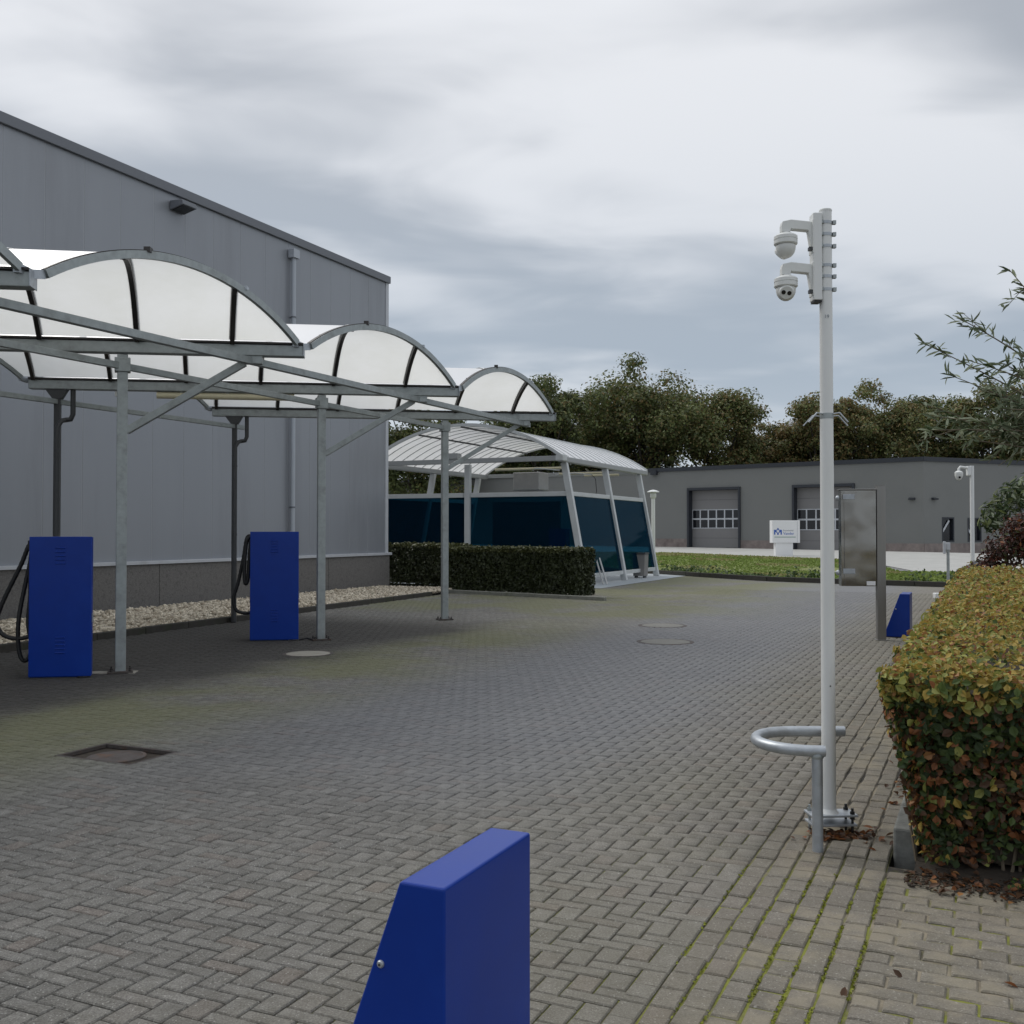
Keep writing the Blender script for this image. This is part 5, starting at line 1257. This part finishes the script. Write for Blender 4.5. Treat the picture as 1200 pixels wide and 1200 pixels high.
# willow-leaved shrub reaching in from the right
wl = thing('willow_shrub', (5.75, 8.3, 0), 'willow shrub with narrow grey-green leaves arching in at the right edge', 'shrub')
twm = MB(); wpos = []; wax = []; WB = Vector((5.75, 8.3, 0))
tips = [(3.22, 8.0, 3.08), (3.5, 8.1, 3.32), (3.9, 8.0, 3.66), (4.05, 8.1, 3.5), (3.3, 8.2, 2.62), (3.2, 7.9, 2.38), (3.4, 7.9, 2.32), (3.7, 8.0, 2.7), (3.95, 8.2, 2.95), (4.0, 7.8, 3.2), (3.6, 8.3, 2.45), (3.85, 8.0, 2.42), (4.2, 8.2, 2.6), (4.3, 8.0, 3.3), (4.1, 7.9, 2.4),
        (4.5, 8.2, 3.0), (3.45, 8.1, 2.85), (3.75, 7.9, 2.55), (4.0, 8.1, 2.45), (3.55, 8.0, 2.95), (4.2, 8.1, 2.8), (3.3, 8.0, 2.5), (3.65, 8.2, 2.42), (4.3, 7.9, 2.4)]
tk = MB(); tk.tube([WB, WB + Vector((-.15, -.05, .8)), WB + Vector((-.45, -.1, 2.0))], [.07, .055, .04], 8); tk.build('trunk', 'bark', wl, True)
for tx, ty, tz in tips:
    st_ = WB + Vector((-.45 + random.gauss(0, .12), -.1 + random.gauss(0, .1), 2.0 + random.uniform(-.2, .3))); tp = Vector((tx, ty, tz))
    mid = st_.lerp(tp, .55) + Vector((0, random.gauss(0, .08), .12))
    pts = [st_.lerp(mid, k/4).lerp(mid.lerp(tp, k/4), k/4) for k in range(5)]
    pts = [(st_*(1-s)**2 + mid*2*s*(1-s) + tp*s*s) for s in [k/14 for k in range(15)]]
    twm.tube(pts, [.012*(1-k/15)+.002 for k in range(15)], 5)
    L = (tp-st_).length
    for k in range(int(L*30)):
        s = .22 + .78*random.random()**.8; p = st_*(1-s)**2 + mid*2*s*(1-s) + tp*s*s; tg = ((mid-st_)*2*(1-s) + (tp-mid)*2*s).normalized()
        side = Vector((random.gauss(0, 1), random.gauss(0, 1), random.gauss(0, 1))).normalized(); ax = (tg*.75 + side*.75).normalized()
        wpos.append((p + ax*.05, ax))
    for b_k in range(4):       # side sprays
        s = random.uniform(.45, .9); p = st_*(1-s)**2 + mid*2*s*(1-s) + tp*s*s; e = p + Vector((random.gauss(-.12, .12), random.gauss(0, .12), random.gauss(.02, .14))); twm.tube([p, e], [.004, .002], 4)
        for k in range(7):
            f_ = random.random(); q_ = p.lerp(e, f_); ax = ((e-p).normalized()*.6 + Vector((random.gauss(0, .6), random.gauss(0, .6), random.gauss(0, .6)))).normalized(); wpos.append((q_ + ax*.05, ax))
twm.build('branch', 'twig', wl)
wv_in = [w for w in wpos if in_view(w[0].x, w[0].y, w[0].z)]; wv_out = [w for w in wpos if not in_view(w[0].x, w[0].y, w[0].z)]
random.shuffle(wv_in)
wm1 = leaf_mesh('leaf', .125, .024, 'willow', .1); wm2 = leaf_mesh('leaf', .11, .022, 'willow_pale', .1); wm3 = leaf_mesh('leaf', .13, .024, 'lf_dkgreen', .1)
for p, ax in wv_in[:300]:
    z_ = Vector((random.gauss(0, .6), random.gauss(-.3, .6), 1)); y_a = z_.cross(ax).normalized(); z_ = ax.cross(y_a); mt = Matrix((ax, y_a, z_)).transposed()
    instance('leaf', random.choices((wm1, wm2, wm3), (.55, .3, .15))[0], wl, p, mt.to_euler())
rest = wv_in[300:] + wv_out
pp_ = np.array([w[0] for w in rest]); aa_ = np.array([w[1] for w in rest])
V, F = leaf_arrays(pp_, np.tile(np.array([0, -.3, 1.]), (len(pp_), 1)), rng.uniform(.09, .135, len(pp_)), .023, .7, aa_, .1)
tag(np_mesh('foliage', V, F, ['willow', 'willow_pale', 'lf_dkgreen'], np.repeat(pick(len(pp_), [.56, .28, .16]), 2), wl), kind='stuff')

# ================================================================== TREES
def tree(x, y, h, rw, label, mats, probs, ncl=100, per=75, low=.2, seed=0):
    r_ = np.random.default_rng(seed); rd = random.Random(seed)
    t_ = thing('oak_tree', (x, y, 0), label, 'tree', 'autumn trees behind the workshop'); B = Vector((x, y, 0))
    tr = MB(); th = h*.42; lean = Vector((rd.gauss(0, .3), rd.gauss(0, .3), 0))
    top = B + lean + Z3*th; tr.tube([B - Z3*.3, B + lean*.4 + Z3*th*.5, top], [h*.028, h*.02, h*.015], 9); tr.build('trunk', 'bark', t_, True)
    # clump centres through an uneven crown
    cs = []
    lobes = [(Vector((rd.uniform(-.55, .55)*rw, rd.uniform(-.5, .5)*rw, h*rd.uniform(.45, .78))), rw*rd.uniform(.42, .62)) for _ in range(9)] + [(Vector((0, 0, h-rw*.55)), rw*.55), (Vector((rw*.45, 0, h-rw*.75)), rw*.5), (Vector((-rw*.45, 0, h-rw*.8)), rw*.5), (Vector((rd.uniform(-.3, .3)*rw, 0, h*.6)), rw*.75)]
    while len(cs) < ncl:
        c, lr = rd.choice(lobes); d = Vector((rd.gauss(0, 1), rd.gauss(0, 1), rd.gauss(0, 1))).normalized(); p = c + d*lr*(.45+.55*rd.random()**.5)
        if p.z < h*low or p.z > h: continue
        cs.append(p)
    lb_ = MB()
    for k in range(16):
        c = B + cs[k*len(cs)//16]; s0 = B + lean*.6 + Z3*th*rd.uniform(.6, 1); mid = s0.lerp(c, .5) + Z3*rd.uniform(-.2, .6); lb_.tube([s0, mid, c], [h*.009, h*.006, h*.002], 6)
    lb_.build('limb', 'bark', t_, True)
    P_ = []; N_ = []; S_ = []; K_ = []
    for c in cs:
        cr = rd.uniform(.6, 1.25)*rw*.19 + .3; n = int(per*3.6*rd.uniform(.6, 1.3)); d = unit(r_.normal(0, 1, (n, 3)))
        P_.append(np.array(B + c) + d*cr*r_.uniform(.3, 1.1, n)[:, None]*np.array([1.15, 1.15, .75])); N_.append(d + np.array([0, 0, .5])); S_.append(r_.uniform(.15, .32, n))
        pr = np.array(probs)*r_.uniform(.3, 1.7, len(probs)); K_.append(r_.choice(len(probs), n, p=pr/pr.sum()))
    V, F = quad_arrays(np.concatenate(P_), np.concatenate(N_), np.concatenate(S_), .6)
    tag(np_mesh('crown', V, F, mats, np.concatenate(K_), t_), kind='stuff')
TM = ['tree_a', 'tree_b', 'tree_c', 'tree_d']; GRN = [.38, .28, .10, .24]; OLV = [.27, .36, .2, .17]; BRN = [.16, .32, .38, .14]; DRK = [.35, .12, .03, .5]
Yt = 96
def tx(px, Y): return (px-600)/1200*Y
tree(tx(485, 92), 92, 13.4, 5.0, 'dark tree showing between the hall corner and the wash bay roof', TM, DRK, 110, 70, .02, 1)
tree(tx(565, 96), 96, 13.0, 5.0, 'tree rising behind the crest of the wash bay roof', TM, DRK, 110, 70, .02, 2)
tree(tx(632, 92), 92, 15.9, 4.6, 'dark green tree just right of the last canopy vault', TM, DRK, 95, 75, .15, 3)
tree(tx(688, 100), 100, 15.6, 4.8, 'lower dark tree filling the dip left of the tallest tree', TM, GRN, 90, 70, .15, 4)
tree(tx(758, 95), 95, 18.2, 6.6, 'tallest broad green tree, left of the white pole', TM, GRN, 150, 80, .18, 5)
tree(tx(838, 98), 98, 16.0, 5.4, 'rounded olive tree on the right shoulder of the tallest tree', TM, OLV, 105, 75, .15, 6)
tree(tx(902, 102), 102, 13.6, 4.4, 'low brownish tree in the gap before the white pole', TM, BRN, 80, 70, .12, 7)
tree(tx(965, 98), 98, 15.6, 4.6, 'brown-tinged tree behind the white pole', TM, BRN, 90, 75, .15, 8)
tree(tx(1030, 100), 100, 16.3, 5.4, 'olive tree right of the white pole, above the steel cabinet', TM, OLV, 105, 75, .15, 9)
tree(tx(1098, 104), 104, 16.9, 5.4, 'green tree above the workshop corner', TM, GRN, 100, 72, .15, 10)
tree(tx(1165, 98), 98, 16.4, 5.4, 'brown-green tree behind the willow shrub', TM, OLV, 100, 72, .15, 11)
tree(tx(1235, 100), 100, 16.5, 5.6, 'tree at the far right edge above the workshop wing', TM, GRN, 90, 70, .15, 12)
# a gable roof half hidden among the trees
hs_ = thing('hidden_house', (31.5, 112, 0), 'white house gable half hidden among the trees left of the white pole', 'house')
q = MB(); q.box((31.5, 114, 5.4), 7, 6, 10.8); q.build('wall', 'concrete', hs_)
q = MB(); q.prism([(27.4, 110.6, 10.8), (31.5, 110.6, 14.2), (35.6, 110.6, 10.8)], (0, 7, 0)); q.build('roof', 'hall_fascia', hs_)
for sgn in (-1, 1):
    q = MB(); q.bar((31.5+sgn*4.3, 110.4, 10.6), (31.5, 110.4, 14.4), .12, .35); q.build('bargeboard', 'white_paint', hs_)
